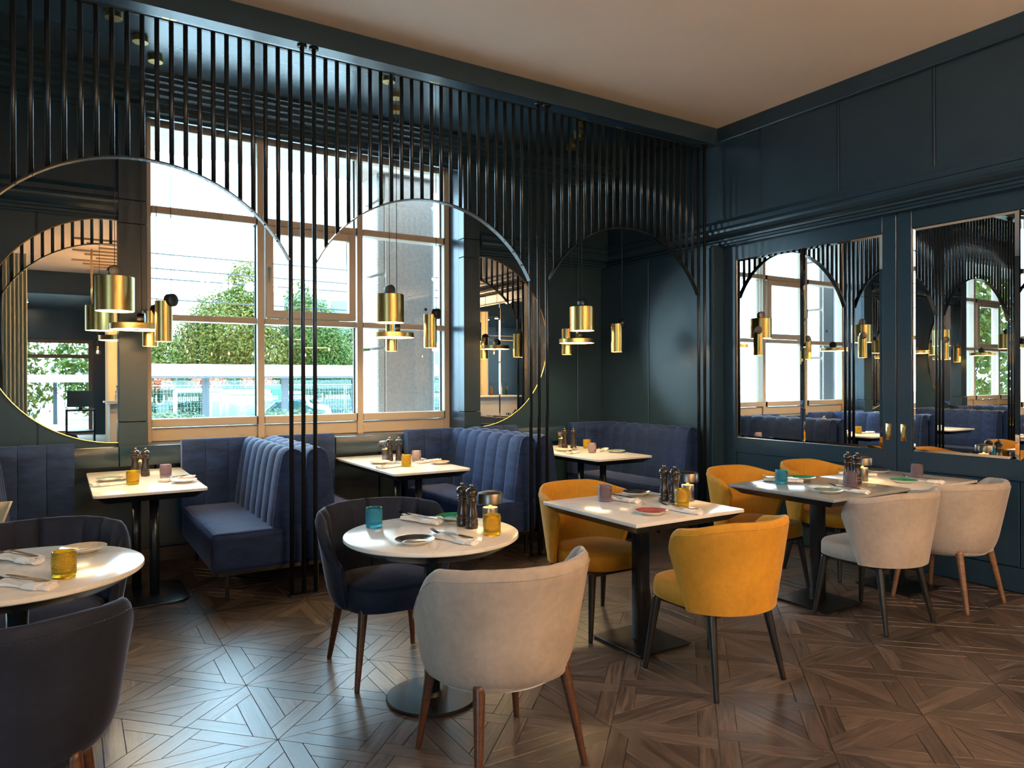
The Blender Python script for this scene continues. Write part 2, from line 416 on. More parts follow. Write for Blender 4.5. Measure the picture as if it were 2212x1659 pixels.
# ledge box and lower wall
for x0, x1 in ((X_L, -2.3), (-2.295, -.3), (-.295, .383), (.387, 2.09), (2.095, 3.9), (3.905, X_B)):
    MB().box(x0, x1, 6.31, Y_W+.02, .78, .935).build('ledge', T['paint_gloss'], wall, bevel=.006)
for s in (0, SHIFT): MB().box(WX0+s, WX1+s, Y_W+.02, 6.74, .90, .933).build('ledge', T['paint_gloss'], wall, bevel=.003, seg=1)
for k in range(12):
    x0 = X_L + k*0.95
    MB().box(x0, min(x0+.94, X_B), 6.40, Y_W, .11, .776).build('wainscot_panel', T['paint'], wall, bevel=.003, seg=1)
struct(MB().box(X_L, X_B, 6.385, Y_W, -.006, .105).build('baseboard_window', woodmat('brown_skirting', (.06,.04,.03), (.10,.07,.05), .5)[0]), 'brown skirting board under the window ledge')

def sweep_x(prof, x0, x1, yw):      # profile of (depth from wall, z), run along x
    return MB().prism([(yw-d, z) for d, z in prof], 'x', x0, x1)
CORN = [(0,2.705),(.03,2.705),(.035,2.72),(.05,2.725),(.05,2.745),(.07,2.75),(.075,2.765),(.10,2.775),(.125,2.79),(.14,2.815),(.142,2.835),(.115,2.842),(.112,2.862),(.12,2.866),(.12,2.905),(.10,2.912),(.095,2.925),(.07,2.93),(.065,2.95),(.05,2.955),(.05,2.972),(0,2.972)]
CROWN = [(0,3.56),(.03,3.56),(.03,3.585),(.06,3.60),(.06,3.64),(.10,3.66),(.10,3.69),(.15,3.71),(.15,3.735),(.19,3.75),(.19,3.775),(.23,3.79),(.23,3.81),(.26,3.82),(.26,Z_C),(0,Z_C)]
t2 = sroot('trim_2', 'moulded mid-height cornice running round the panelled walls')
sweep_x(CORN, 3.616, X_B+.02, Y_W-.012).build('cornice', T['paint_gloss'], t2)
sweep_x(CORN, -2.25, .385, Y_W-.012).build('cornice', T['paint_gloss'], t2)
t3 = sroot('trim_3', 'stepped crown moulding where booth ceiling meets window wall')
sweep_x(CROWN, X_L, X_R, Y_W).build('crown', T['paint_gloss'], t3)

# ---- right wall
wr = struct(MB().box(5.45, 5.7, Y_BACK, 6.9, 0, Z_C).box(X_R+.03, 5.46, Y_BACK, 6.9, 2.75, Z_C).build('wall_right', T['paint']), 'dark blue-black right wall above the sliding doors')
ys = [4.318, 3.545, 2.786, 2.02, 1.26, .5, -.26, -1.02, -1.78, -2.6]
ys = [6.44, 5.08] + ys
for a, b_ in zip(ys, ys[1:]):
    MB().box(X_R+.006, X_R+.032, b_+.008, a-.008, 2.97, 3.71).build('panel', T['paint'], wr, bevel=.004, seg=1)
    MB().box(X_R, X_R+.032, b_-.007, b_+.007, 2.97, 3.71).build('panel_batten', T['paint_gloss'], wr, bevel=.002, seg=1)
MB().box(X_R-.012, X_R+.032, Y_BACK, 4.80, 3.715, Z_C).build('crown_fascia', T['paint_gloss'], wr)
MB().prism([(X_R-.03, 3.70), (X_R-.034, 3.708), (X_R-.03, 3.716), (X_R+.03, 3.72), (X_R+.03, 3.695)], 'y', Y_BACK, 4.80).build('bead', T['paint_gloss'], wr)
MB().prism([(X_R+.03-d-.01, z) for d, z in CORN], 'y', Y_BACK, 6.45).build('cornice', T['paint_gloss'], t2)
# booth side wall with pier
sw = struct(MB().box(X_B, 5.46, 4.78, 6.5, 0, 2.72).build('wall_booth_side', T['paint']), 'dark panelled side wall of the end booth')
for a, b_ in ((4.79, 5.66), (5.67, 6.44)): MB().box(X_B-.010, X_B, a, b_, .11, 2.70).build('panel', T['paint'], sw, bevel=.003, seg=1)
# header above the doors
MB().box(X_D-.02, 5.46, Y_BACK, 4.78, 2.70, 2.78).build('door_header', T['paint_gloss'], wr)

def bevel_pane(y0, y1, z0, z1, x, name, parent, mat):
    """mirror plate with a wide ground bevel, facing -x"""
    bw, h = 0.024, 0.0055
    o = [(x, y0, z0), (x, y1, z0), (x, y1, z1), (x, y0, z1)]
    i = [(x-h, y0+bw, z0+bw), (x-h, y1-bw, z0+bw), (x-h, y1-bw, z1-bw), (x-h, y0+bw, z1-bw)]
    bk = [(x+.006, p[1], p[2]) for p in o]
    return MB().add(o+i+bk, [(4,5,6,7),(0,1,5,4),(1,2,6,5),(2,3,7,6),(3,0,4,7),(8,11,10,9),(0,8,9,1),(1,9,10,2),(2,10,11,3),(3,11,8,0)]).build(name, mat, parent)
def sliding_door(n, y0, y1, my0, my1, split, hy, label):
    d = sroot('door_%d' % n, label)
    z0, z1, mz0, mz1 = 0.01, 2.722, 0.891, 2.573
    x0, x1 = X_D, X_D+.03
    P = T['paint_gloss']
    MB().box(x0, x1, y0, my0, z0, z1).build('stile', P, d, bevel=.002, seg=1)
    MB().box(x0, x1, my1, y1, z0, z1).build('stile', P, d, bevel=.002, seg=1)
    MB().box(x0, x1, my0, my1, mz1, z1).build('rail', P, d, bevel=.002, seg=1)
    MB().box(x0, x1, my0, my1, .755, mz0).build('rail', P, d, bevel=.002, seg=1)
    MB().box(x0, x1, my0, my1, z0, .17).build('rail', P, d, bevel=.002, seg=1)
    for a, b_ in ((my0, split), (split, my1)):
        MB().box(x0+.010, x1, a+.003, b_-.003, .176, .749).build('door_panel', P, d, bevel=.003, seg=1)
        bevel_pane(a+.002, b_-.002, mz0, mz1, x0+.012, 'mirror_pane', d, T['mirror'])
    h = MB().box(x0-.003, x0, hy-.022, hy+.022, .968, 1.096).build('flush_pull', T['gold'], d, bevel=.002)
    MB().prism([(hy+.010*math.cos(t)*1.0, 1.032+(.030 if math.sin(t) > 0 else -.030)+.010*math.sin(t)) for t in [2*PI*k/24 for k in range(24)]], 'x', x0-.0045, x0-.001).build('pull_recess', T['brass'], h)
    for zz in (.977, 1.087): MB().rod((x0-.0045, hy, zz), (x0-.001, hy, zz), .004, n=10).build('screw', T['brass'], h)
    return d
sliding_door(1, 3.095, 4.775, 3.204, 4.643, 3.916, 3.155, 'blue-black sliding door with two bevelled mirror panes beside the corner pier')
sliding_door(2, 1.44, 3.089, 1.55, 2.977, 2.262, 3.038, 'blue-black sliding door with bevelled mirror panes at the right edge')
wr2 = MB().box(X_D, 5.46, Y_BACK, 1.43, .0, 2.70).build('lower_panelling', T['paint'], wr)
struct(MB().box(X_D-.012, 5.45, Y_BACK, 1.43, -.006, .12).build('baseboard_right', T['paint_gloss']))

# ---- walls behind the camera
m = MB().box(X_L-.2, X_L, Y_BACK, -5.0, 0, Z_C).box(X_L-.2, X_L, -1.4, 6.9, 0, Z_C)
for a, b_ in ((-5.0, -1.4),): m.box(X_L-.2, X_L, a, b_, 0, .9).box(X_L-.2, X_L, a, b_, 3.5, Z_C)
wl = struct(m.build('wall_left', T['paint']), 'dark left wall of the room with an added wide window')
for n_, (a, b_) in enumerate(((-5.0, -1.4),)):
    W = sroot('window_%d' % (n_+3), 'added wide window for daylight fill in the left wall, out of the frame')  # unseen window, added as daylight fill for chair backs and right wall
    for yy in (a, a+1.18, a+2.36, b_-.06): MB().box(X_L-.12, X_L-.04, yy, yy+.06, .9, 3.5).build('mullion', T['frame'], W, bevel=.003, seg=1)
    for zz in (.9, 2.0, 3.44): MB().box(X_L-.11, X_L-.05, a+.06, b_-.06, zz, zz+.06).build('transom', T['frame'], W)
    MB().box(X_L-.083, X_L-.078, a, b_, .9, 3.5).build('pane', T['pane'], W)
wb = MB().box(.75, 5.5, Y_BACK-.2, Y_BACK, 0, 3.4).box(X_L, -1.1, Y_BACK-.2, Y_BACK, 0, 3.4).box(-1.1, .75, Y_BACK-.2, Y_BACK, 2.55, 3.4).build('wall_back', T['paint'])
struct(wb, 'dark far wall around the glazed door')
bw = sroot('door_3', 'brown framed glazed door at the far end of the room')
brown = woodmat('brown_door_wood', (.13,.06,.03), (.2,.1,.05), .4)[0]
for x0, x1, z0, z1 in ((-1.1,-1.0,0,2.55),(.65,.75,0,2.55),(-1.0,.65,2.45,2.55),(-1.0,.65,2.05,2.15),(-1.0,.65,0,.12)):
    MB().box(x0, x1, Y_BACK-.12, Y_BACK-.04, z0, z1).build('frame_bar', brown, bw, bevel=.004, seg=1)
for x0, x1, z0, z1 in ((-1.0,.65,.12,2.05),(-1.0,.65,2.15,2.45)):
    MB().box(x0, x1, Y_BACK-.083, Y_BACK-.078, z0, z1).build('pane', T['pane'], bw)

# ---- windows
def window(n, s, label):
    W = sroot('window_%d' % n, label)
    y0, y1 = 6.70, 6.80
    FR = T['frame']
    xs = [WX0, 1.533, 2.462, WX1]; xs = [x+s for x in xs]
    hw = .029
    for k, x in enumerate(xs):
        a, b_ = (x, x+.06) if k == 0 else (x-.058, x) if k == 3 else (x-hw, x+hw)
        MB().box(a, b_, y0-.03, y1, WZ0, WZ1).build('mullion', FR, W, bevel=.003, seg=1)
    for k in range(3):
        a = xs[k] + (.06 if k == 0 else hw); b_ = xs[k+1] - (.058 if k == 2 else hw)
        MB().box(a, b_, y0-.008, y1, WZ0+.005, 1.045).build('spandrel_panel', FR, W, bevel=.004, seg=1)
        MB().box(a, b_-.012, y0-.045, y1, 1.056, 1.122).build('bottom_rail', FR, W, bevel=.004, seg=1)
        MB().box(b_-.012, b_-.004, y0-.047, y1, 1.05, 1.124).build('rail_gasket', T['rubber'], W)
        MB().box(a, b_, y0+.0, y1, 3.575, WZ1).build('head_rail', FR, W, bevel=.003, seg=1)
        MB().box(a, b_-.012, y0-.045, y1, 2.843, 2.905).build('transom', FR, W, bevel=.004, seg=1)
        MB().box(b_-.012, b_-.004, y0-.047, y1, 2.84, 2.907).build('rail_gasket', T['rubber'], W)
        MB().box(a, b_-.012, y0-.045, y1, 1.951, 2.003).build('transom', FR, W, bevel=.004, seg=1)
        for z0, z1 in ((1.122, 1.951), (2.905, 3.575)): 
            MB().box(a, b_, y0+.05, y0+.055, z0, z1).build('pane', T['pane'], W)
            MB().box(b_-.010, b_-.001, y0+.045, y0+.06, z0, z1).build('pane_gasket', T['rubber'], W)
        if k == 1:      # opening casement with handle
            c = MB().box(a+.01, a+.075, y0-.06, y0+.02, 2.012, 2.835).box(b_-.09, b_-.025, y0-.06, y0+.02, 2.012, 2.835).box(a+.075, b_-.09, y0-.06, y0+.02, 2.012, 2.08).box(a+.075, b_-.09, y0-.06, y0+.02, 2.765, 2.835).build('casement_sash', FR, W, bevel=.004, seg=1)
            MB().box(a+.075, b_-.09, y0-.02, y0-.014, 2.08, 2.765).build('pane', T['pane'], c)
            MB().box(a+.03, a+.055, y0-.068, y0-.06, 2.40, 2.47).rod((a+.042, y0-.065, 2.45), (a+.042, y0-.10, 2.45), .009).rod((a+.042, y0-.10, 2.455), (a+.042, y0-.10, 2.33), .010, .008).build('handle', FR, c)
        else:
            MB().box(a, b_, y0+.05, y0+.055, 2.003, 2.843).build('pane', T['pane'], W)
            MB().box(b_-.010, b_-.001, y0+.045, y0+.06, 2.003, 2.843).build('pane_gasket', T['rubber'], W)
    return W
window(1, 0, 'tall champagne-framed window with nine lights behind the booths')
window(2, SHIFT, 'champagne-framed window further along the same wall, seen mirrored')

# ---- half-round wall mirrors
def half_mirror(xc, sgn, label, mat):
    r, zc, y = 0.88, 1.838, Y_W-.012
    t = thing('round_mirror', label, 'mirror', (xc, y, zc))
    n = 72
    arc = [(sgn*(r-.006)*math.sin(PI*k/n), (r-.006)*math.cos(PI*k/n)) for k in range(n+1)]
    MB().prism(arc, 'y', -.010, -.001).build('mirror_glass', mat, t)
    rim = MB(); P = []
    for k in range(n+1):
        a = PI*k/n; sx, sz = sgn*math.sin(a), math.cos(a)
        P.append([(sx*(r-.004), -.001, sz*(r-.004)), (sx*(r-.004), -.014, sz*(r-.004)), (sx*r, -.0155, sz*r), (sx*(r+.0015), -.014, sz*(r+.0015)), (sx*(r+.0015), -.001, sz*(r+.0015))])
    rim.grid(P, smooth=False).build('brass_rim', T['gold'], t)
    return t
half_mirror(WX0-.202, -1, 'half-round brass-rimmed mirror on the wall at the left, beside the window pilaster', T['mirrorwarm'])
half_mirror(WX1+.188, 1, 'half-round brass-rimmed mirror between the window and the corner booth', T['mirrorwarm'])
half_mirror(WX1+SHIFT+.188, 1, 'half-round mirror beside the second window, out of the frame', T['mirrorwarm'])

# ------------------------------------------------------------------ barred screen with arches
YS, PITCH = 4.845, 0.0800
scr = thing('arched_screen', 'black metal screen of upright bars with round arches before the booths', 'screen', (0, YS, 0))
ZR, ZE, ZA = 3.642, 2.243, 2.775
A1 = 1.306
barmesh = {}
def bar(x, z0, z1, name='bar', r=.0140):
    key = (round(z0, 3), round(z1, 3), name)
    if key not in barmesh:
        barmesh[key] = MB().rod((0,0,z0), (0,0,z1), r, n=16).mesh(name, T['black'])
    o = link(name, barmesh[key], scr, (x, 0, 0)); return o
hw_a = (24*PITCH - 2*PITCH)/2 - .012; rise = ZA-ZE; R_A = (hw_a**2 + rise**2)/(2*rise)
flange = MB().lathe([(.0,-.002),(.032,-.002),(.032,.004),(.018,.006),(.018,-.002)], 20, cap=False).mesh('flange', T['black'])
for g in range(-3, 3):
    x1 = A1 + 24*PITCH*g
    for k in range(3 if g < 2 else 2):
        x = x1 + k*PITCH
        top = 3.695 if k in (1, 2) else ZR
        bar(x, .012, top, 'pole', .0145)
        if k in (1, 2): link('flange', flange, scr, (x, 0, 3.688))
    MB().box(x1-.016, x1+(2 if g < 2 else 1)*PITCH+.016, -.016, .016, 0, .012).build('foot_plate', T['black'], scr, bevel=.002, seg=1)
    if g == 2: break
    c = x1 + 2*PITCH + 11*PITCH
    for k in range(3, 24):
        x = x1 + k*PITCH; dx = x-c
        za = ZA - R_A + math.sqrt(R_A**2 - dx**2)
        bar(x, za, ZR)
    n = 48; a0 = math.asin(hw_a/R_A); Pp = []
    for k in range(n+1):
        a = -a0 + 2*a0*k/n; s_, c_ = math.sin(a), math.cos(a)
        ring = []
        for rr_, yy in ((R_A-.003, -.024), (R_A+.006, -.024), (R_A+.006, .024), (R_A-.003, .024), (R_A-.003, -.024)):
            ring.append((c + s_*rr_, yy, ZA-R_A + c_*rr_))
        Pp.append(ring)
    m = MB().grid(Pp, smooth=False); m.add(Pp[0][:4], [(0,1,2,3)]); m.add(Pp[-1][:4], [(3,2,1,0)])
    m.build('arch_strip', T['black'], scr)
MB().box(A1-24*PITCH*3, A1+49*PITCH+.02, -.012, .012, ZR-.004, ZR+.006).build('top_rail', T['black'], scr)
# ------------------------------------------------------------------ chairs
CM = {}
def cached(key, fn):
    if key not in CM: CM[key] = fn()
    return CM[key]
def smooth(a, b, x):
    t = max(0, min(1, (x-a)/(b-a))); return t*t*(3-2*t)
def shell_mesh(kind, mat):
    """upholstered wrap-round back, chair faces +y, back at -y"""
    m = MB(); rows = []; seam = []
    n = 120 if kind == 'tub' else 56
    th = .050 if kind == 'tub' else .036
    zb = .335 if kind == 'tub' else .375
    phm_b, phm_t = (math.radians(118), math.radians(116)) if kind == 'tub' else (math.radians(84), math.radians(104))
    for i in range(n+1):
        s = -1 + 2*i/n
        ph_top = s*phm_t
        ap = abs(ph_top)
        if kind == 'tub':
            zt = .787 - .012*smooth(math.radians(30), math.radians(70), ap) - .225*smooth(math.radians(66), math.radians(117), ap)
        else:
            zt = .797 - .045*smooth(math.radians(30), math.radians(86), ap) - .10*max(0, (ap-math.radians(80))/math.radians(24))**2.6
        prof_o = []; prof_i = []
        K = 16
        for k in range(K+1):
            t = k/K
            z = zb + t*(zt-zb)
            zz = (z-.335)/(.80-.335)
            ph = s*(phm_b + (phm_t-phm_b)*t) if kind != 'tub' else s*phm_t
            Rx = .262 + .078*zz; Ry = .245 + .092*zz
            if kind != 'tub': Rx = .248 + .060*zz; Ry = .212 + .075*zz
            f = 1.0
            if kind == 'tub':
                f = .84 + .16*math.sqrt(max(0, 1-(1-min(1, t/.30))**2))   # tucked-in bottom
            y0 = .02 if kind == 'tub' else -.05
            e = th*(.5 if k < K else .30)
            edge = max(.35, min(1, (1-abs(s))*14))**.5
            e *= edge
            pl = 0.0
            if kind == 'tub':
                g = abs(math.sin(ph*11)); pl = .022*(1-g**.45)*(.6+.4*math.sin(ph*7.3+1))*smooth(.02, .25, t)
            sx, cy = math.sin(ph), math.cos(ph)
            prof_o.append((sx*(Rx*f+e), y0-cy*(Ry*f+e), z))
            prof_i.append((sx*(Rx*f-e-.004+pl*1.2), y0-cy*(Ry*f-e-.004+pl*1.2), z))
        ox, oy, oz = prof_o[-1]; ix, iy, iz = prof_i[-1]
        rim = [((ox*.78+ix*.22), (oy*.78+iy*.22), zt+th*.20), ((ox+ix)/2, (oy+iy)/2, zt+th*.27), ((ox*.22+ix*.78), (oy*.22+iy*.78), zt+th*.20)]
        rows.append(prof_o + rim + prof_i[::-1])
        if 2 < i < n-2:
            q = prof_o[-2]; l_ = math.hypot(q[0], q[1]); seam.append((q[0]*(1+.0012/l_), q[1]*(1+.0012/l_), q[2]+.004))
    for r in rows: r.append(r[0])
    m.grid(rows)
    m.add(rows[0][:-1], [tuple(range(len(rows[0])-1))]); m.add(rows[-1][:-1], [tuple(range(len(rows[0])-1))[::-1]])
    me = m.mesh('backrest', mat); sharp_auto(me, 1.1); CM[('seam', kind, mat.name)] = MB().tube(seam, .0015, 5).mesh('seam_piping', mat); return me
def seat_mesh(kind, mat):
    m = MB(); rows = []
    n = 48
    fr = .255 if kind == 'tub' else .265
    z0, z1 = (.345, .462) if kind == 'tub' else (.375, .468)
    for q in range(9):
        ring = []
        for i in range(n):
            a = 2*PI*i/n; c, s = math.cos(a), math.sin(a)
            p = 3.2
            rr = (abs(c)**p + abs(s)**p)**(-1/p)
            hx = .245 if kind == 'tub' else .238; hy = .245
            x = hx*rr*c; y = hy*rr*s + .02
            x *= (1.0 - .10*(1 if y < 0 else 0)*min(1, -y/.2 if y < 0 else 0))
            ring.append((x, y))
        prof = [(.0, 0, 1), (.90, 0, 1), (.985, .012, 1), (1.0, .03, 1), (1.0, .60, 1), (.985, .80, 1), (.955, .92, 1), (.86, .985, 1), (0.0, 1.03, 1)]
        k, t, _ = prof[q]
        rows.append([(x*k, .02+(y-.02)*k, z0+(z1-z0)*t) for x, y in ring] + [])
    for r in rows: r.append(r[0])
    m.grid(rows); me = m.mesh('seat', mat); sharp_auto(me, 1.2); return me
def leg_mesh(mat):
    prof = [(.0105, 0), (.0125, .003), (.0125, .012), (.0128, .014), (.0225, .345), (.0225, .36)]
    return MB().lathe(prof, 16).mesh('leg', mat)
def foot_mesh(mat): return MB().lathe([(.0126, .0), (.0136, .002), (.0136, .011)], 14).mesh('foot_cap', mat)
def chair(kind, cloth, legs, loc, rz, label, group):
    t = thing('tub_chair' if kind == 'tub' else 'dining_chair', label, 'chair', (loc[0], loc[1], 0), rz, group)
    bk = link('backrest', cached(('shell', kind, cloth), lambda: shell_mesh(kind, T[cloth])), t)
    st = link('seat', cached(('seat', kind, cloth), lambda: seat_mesh(kind, T[cloth])), t)
    link('seam_piping', CM[('seam', kind, T[cloth].name)], bk)
    if kind != 'tub':
        link('seat_frame', cached(('sf', kind), lambda: MB().box(-.19, .19, -.17, .22, .345, .376).mesh('seat_frame', T['blackleg'], .01)), t)
    lm = cached(('leg', legs), lambda: leg_mesh(T[legs]))
    for sx in (-1, 1):
        for sy in (-1, 1):
            o = link('leg', lm, t)
            top = Vector((sx*.185, sy*.175 + .02, .37)); bot = Vector((sx*.232, sy*.225 + (.012 if sy > 0 else -.002), 0))
            d = (top-bot); o.location = bot; o.rotation_mode = 'QUATERNION'; o.rotation_quaternion = Vector((0,0,1)).rotation_difference(d.normalized())
            o.scale = (1, 1, d.length/.36)
    return t
CH = 'tub chairs at the round tables'
chair('tub', 'grey', 'walnut', (1.425, 2.36), 0.02, 'light grey velvet tub chair with walnut legs seen from behind, at the round table', CH)
chair('tub', 'navychair', 'walnut', (1.40, 3.43), PI-.04, 'navy pleated tub chair with walnut legs behind the round table', CH)
chair('tub', 'navychair', 'walnut', (-.148, 2.605), -.06, 'dark charcoal tub chair seen from behind at the lower left corner', CH)
chair('tub', 'navychair', 'walnut', (-.07, 3.73), PI+.05, 'navy pleated tub chair behind the round table at the left edge', CH)
DG = 'dining chairs at the square tables'
chair('wing', 'yellow', 'blackleg', (2.705, 2.455), 0.0, 'mustard dining chair with black legs seen from behind at the pale square table', DG)
chair('wing', 'yellow', 'blackleg', (2.69, 3.345), PI, 'mustard dining chair facing the camera behind the pale square table', DG)
chair('wing', 'yellow', 'blackleg', (4.12, 3.335), PI, 'mustard dining chair behind the grey square table, left of the other by the mirrored doors', DG)
chair('wing', 'yellow', 'blackleg', (4.90, 3.31), PI, 'mustard dining chair nearest the mirrored sliding doors', DG)
chair('wing', 'grey', 'blackleg', (4.14, 2.505), -.03, 'grey dining chair with black legs seen from behind at the grey square table', DG)
chair('tub', 'grey', 'oakleg', (4.902, 2.455), 0.0, 'light grey tub chair with pale oak legs beside the sliding doors', CH)

# ------------------------------------------------------------------ tables
def round_top(r, n=72):
    m = MB().lathe([(0, .020), (r-.006, .020), (r-.001, .0175), (r, .013), (r, .004), (r-.004, 0), (0, 0)], n); return m
def round_table(loc, r, label):
    t = thing('round_table', label, 'table', (loc[0], loc[1], 0), 0, 'round tables')
    o = round_top(r).build('table_top', T['marble'], t, loc=(0,0,.731)); sharp_auto(o.data, .6)
    u = MB().lathe([(r-.006, .731), (r-.012, .726), (r-.075, .690), (0, .690)], 72, cap=False).build('under_top', T['black'], t); sharp_auto(u.data, .5)
    MB().rod((0,0,.012), (0,0,.692), .036, n=28).build('pole', T['black'], t)
    b = MB().lathe([(.205, .0), (.208, .003), (.208, .010), (.203, .0145), (.045, .0150), (.040, .03), (.0365, .034)], 64).build('base', T['blackplate'], t); sharp_auto(b.data, .6)
    return t
round_table((1.43, 2.965), .395, 'round white marble table set for two between the grey and navy tub chairs')
round_table((-.135, 3.19), .415, 'round white marble table cut off by the left edge of the frame')
def square_table(x0, x1, y0, y1, top, label, thick=.018):
    cx, cy = (x0+x1)/2, (y0+y1)/2; hx, hy = (x1-x0)/2, (y1-y0)/2
    t = thing('square_table', label, 'table', (cx, cy, 0), 0, 'square tables')
    MB().box(-hx, hx, -hy, hy, .751-thick, .751).build('table_top', T[top], t, bevel=.002)
    i = .055
    a = [(-hx+.004,-hy+.004),(hx-.004,-hy+.004),(hx-.004,hy-.004),(-hx+.004,hy-.004)]; b = [(p[0]-math.copysign(i,p[0]), p[1]-math.copysign(i,p[1])) for p in a]
    MB().add([(x,y,.751-thick) for x,y in a]+[(x,y,.751-thick-.042) for x,y in b], [(0,1,5,4),(1,2,6,5),(2,3,7,6),(3,0,4,7),(7,6,5,4),(0,3,2,1)]).build('bevelled_under_top', T['black'], t)
    MB().box(-.035, .035, -.035, .035, .012, .70).build('column', T['black'], t, bevel=.003)
    MB().box(-.185, .185, -.195, .195, .010, .017).box(-.177, .177, -.187, .187, 0, .0101).build('base_plate', T['blackplate'], t, bevel=.0012, seg=1)
    return t
square_table(2.322, 3.085, 2.585, 3.365, 'marble', 'pale marble square table between the two mustard chairs')
square_table(3.745, 4.543, 2.503, 3.265, 'stone', 'square table with a grey stone top beside the sliding doors')
square_table(4.550, 5.285, 2.455, 3.15, 'marble', 'pale marble square table pushed against the grey one near the doors')
def rounded_rect(hx, hy, r, k=8):
    pts = []
    for cx, cy, a0 in ((hx-r, hy-r, 0), (-hx+r, hy-r, PI/2), (-hx+r, -hy+r, PI), (hx-r, -hy+r, 1.5*PI)):
        for i in range(k+1):
            a = a0 + PI/2*i/k; pts.append((cx+r*math.cos(a), cy+r*math.sin(a)))
    return pts
def booth_table(cx, y0, y1, label, group='booth tables'):
    hx, hy = .324, (y1-y0)/2
    t = thing('booth_table', label, 'table', (cx, (y0+y1)/2, 0), 0, group)
    MB().prism(rounded_rect(hx, hy, .035), 'z', .733, .751).build('table_top', T['marble'], t, bevel=.003)
    P0 = rounded_rect(hx-.004, hy-.004, .033); P1 = rounded_rect(hx-.06, hy-.06, .02); n = len(P0)
    MB().add([(x,y,.733) for x,y in P0]+[(x,y,.690) for x,y in P1], [(i,(i+1)%n,n+(i+1)%n,n+i) for i in range(n)]+[tuple(range(n)),tuple(range(2*n-1,n-1,-1))]).build('bevelled_under_top', T['black'], t)
    for xx, yy in ((.045, -hy+.38), (-.045, -hy+.60)): MB().rod((xx, yy, .012), (xx, yy, .695), .030, n=20).build('pole', T['black'], t)
    MB().prism([(x, y-hy+.42) for x, y in rounded_rect(.24, .30, .12)], 'z', 0, .014).build('base_plate', T['blackplate'], t, bevel=.003)
    return t
BT = [('first', .495, 4.99, 6.30), ('second', 2.412, 4.935, 6.30), ('third', 4.235, 4.86, 6.30)]
booth_table(.488, 4.99, 6.30, 'pale marble booth table under the leftmost arch')
booth_table(2.403, 4.935, 6.30, 'pale marble booth table under the middle arch by the window')
booth_table(4.235, 4.84, 6.165, 'pale marble booth table under the arch nearest the corner')
booth_table(-1.50, 4.95, 6.30, 'booth table beyond the left edge, seen in the door mirror', None)
booth_table(-3.42, 4.95, 6.30, 'farthest booth table, seen only in the door mirror', None)

# ------------------------------------------------------------------ booth benches
def bench_meshes():
    """bench with its back at x = 0, sitters face -x; runs y 0..1.40"""
    R = {}
    nv, L_ = 7, 1.30
    wch = L_/nv
    # back profile in x,z from the foot of the cushion over the top to the rear
    prof = [(-.215, .44), (-.212, .50), (-.200, .60), (-.188, .70), (-.174, .80), (-.160, .88), (-.148, .93), (-.128, .962), (-.100, .977), (-.066, .976), (-.030, .962), (-.012, .940), (-.006, .90), (-.004, .40)]
    nb = 8
    rows = []
    for i in range(nb+1):
        u = i/nb; bul = .016*(1-abs(2*u-1)**3.0)
        r = []
        for k, (x, z) in enumerate(prof):
            x0, z0 = prof[max(0, k-1)]; x1, z1 = prof[min(len(prof)-1, k+1)]
            d = Vector((x1-x0, z1-z0)).normalized(); nn = Vector((-d.y, d.x))
            bb = bul - .012 if k < 10 else -.012*0
            r.append((x+nn.x*bb, u*wch, z+nn.y*bb))
        r.append(r[0]); rows.append(r)
    m = MB().grid(rows); m.add(rows[0][:-1], [tuple(range(len(prof)))]); m.add(rows[-1][:-1], [tuple(range(len(prof)))[::-1]])
    R['back_channel'] = (m.mesh('back_channel', T['navy']), wch, nv); sharp_auto(R['back_channel'][0], 1.0)
    # end cap of the back
    R['back_end'] = MB().prism([(p[0]*1.0, p[1]) for p in prof], 'y', -.016, .002).mesh('back_end', T['navy'], .006)
    m = MB().box(-.606, -.01, 0, 1.38, .19, .452); R['seat'] = m.mesh('seat', T['navy'], .045, 5)
    # piping line on the seat edge
    zt, x0, x1, y0 = .4465, -.592, -.03, .018
    m = MB().tube([(x1, y0, zt), (x0-.004, y0, zt), (x0-.004, 1.37, zt)], .0022, 6); R['seat_piping'] = m.mesh('seat_piping', T['navy'])
    # return against the window wall, three upright panels
    ws = [(-.610, -.44), (-.436, -.265), (-.261, -.105)]
    R['return_panel'] = []
    for a, b in ws:
        rows = []; P2 = [(1.262, .43), (1.262, .6), (1.264, .75), (1.268, .90), (1.280, .955), (1.302, .977), (1.335, .977), (1.352, .962), (1.356, .92), (1.356, .43)]
        for i in range(7):
            u = i/6; bul = -.008*(1-abs(2*u-1)**3)
            r = [(a+(b-a)*u, y+(bul if k < 6 else 0), z) for k, (y, z) in enumerate(P2)]; r.append(r[0]); rows.append(r)
        m = MB().grid(rows); m.add(rows[0][:-1], [tuple(range(10))]); m.add(rows[-1][:-1], [tuple(range(10))[::-1]])
        me = m.mesh('return_panel', T['navy']); sharp_auto(me, 1.0); R['return_panel'].append(me)
    R['leg'] = MB().box(-.0125, .0125, -.0125, .0125, 0, .195).mesh('leg', T['black'], .002, 1)
    R['plinth_rail'] = MB().box(-.56, -.02, .05, 1.36, .165, .192).mesh('plinth_rail', T['black'])
    return R
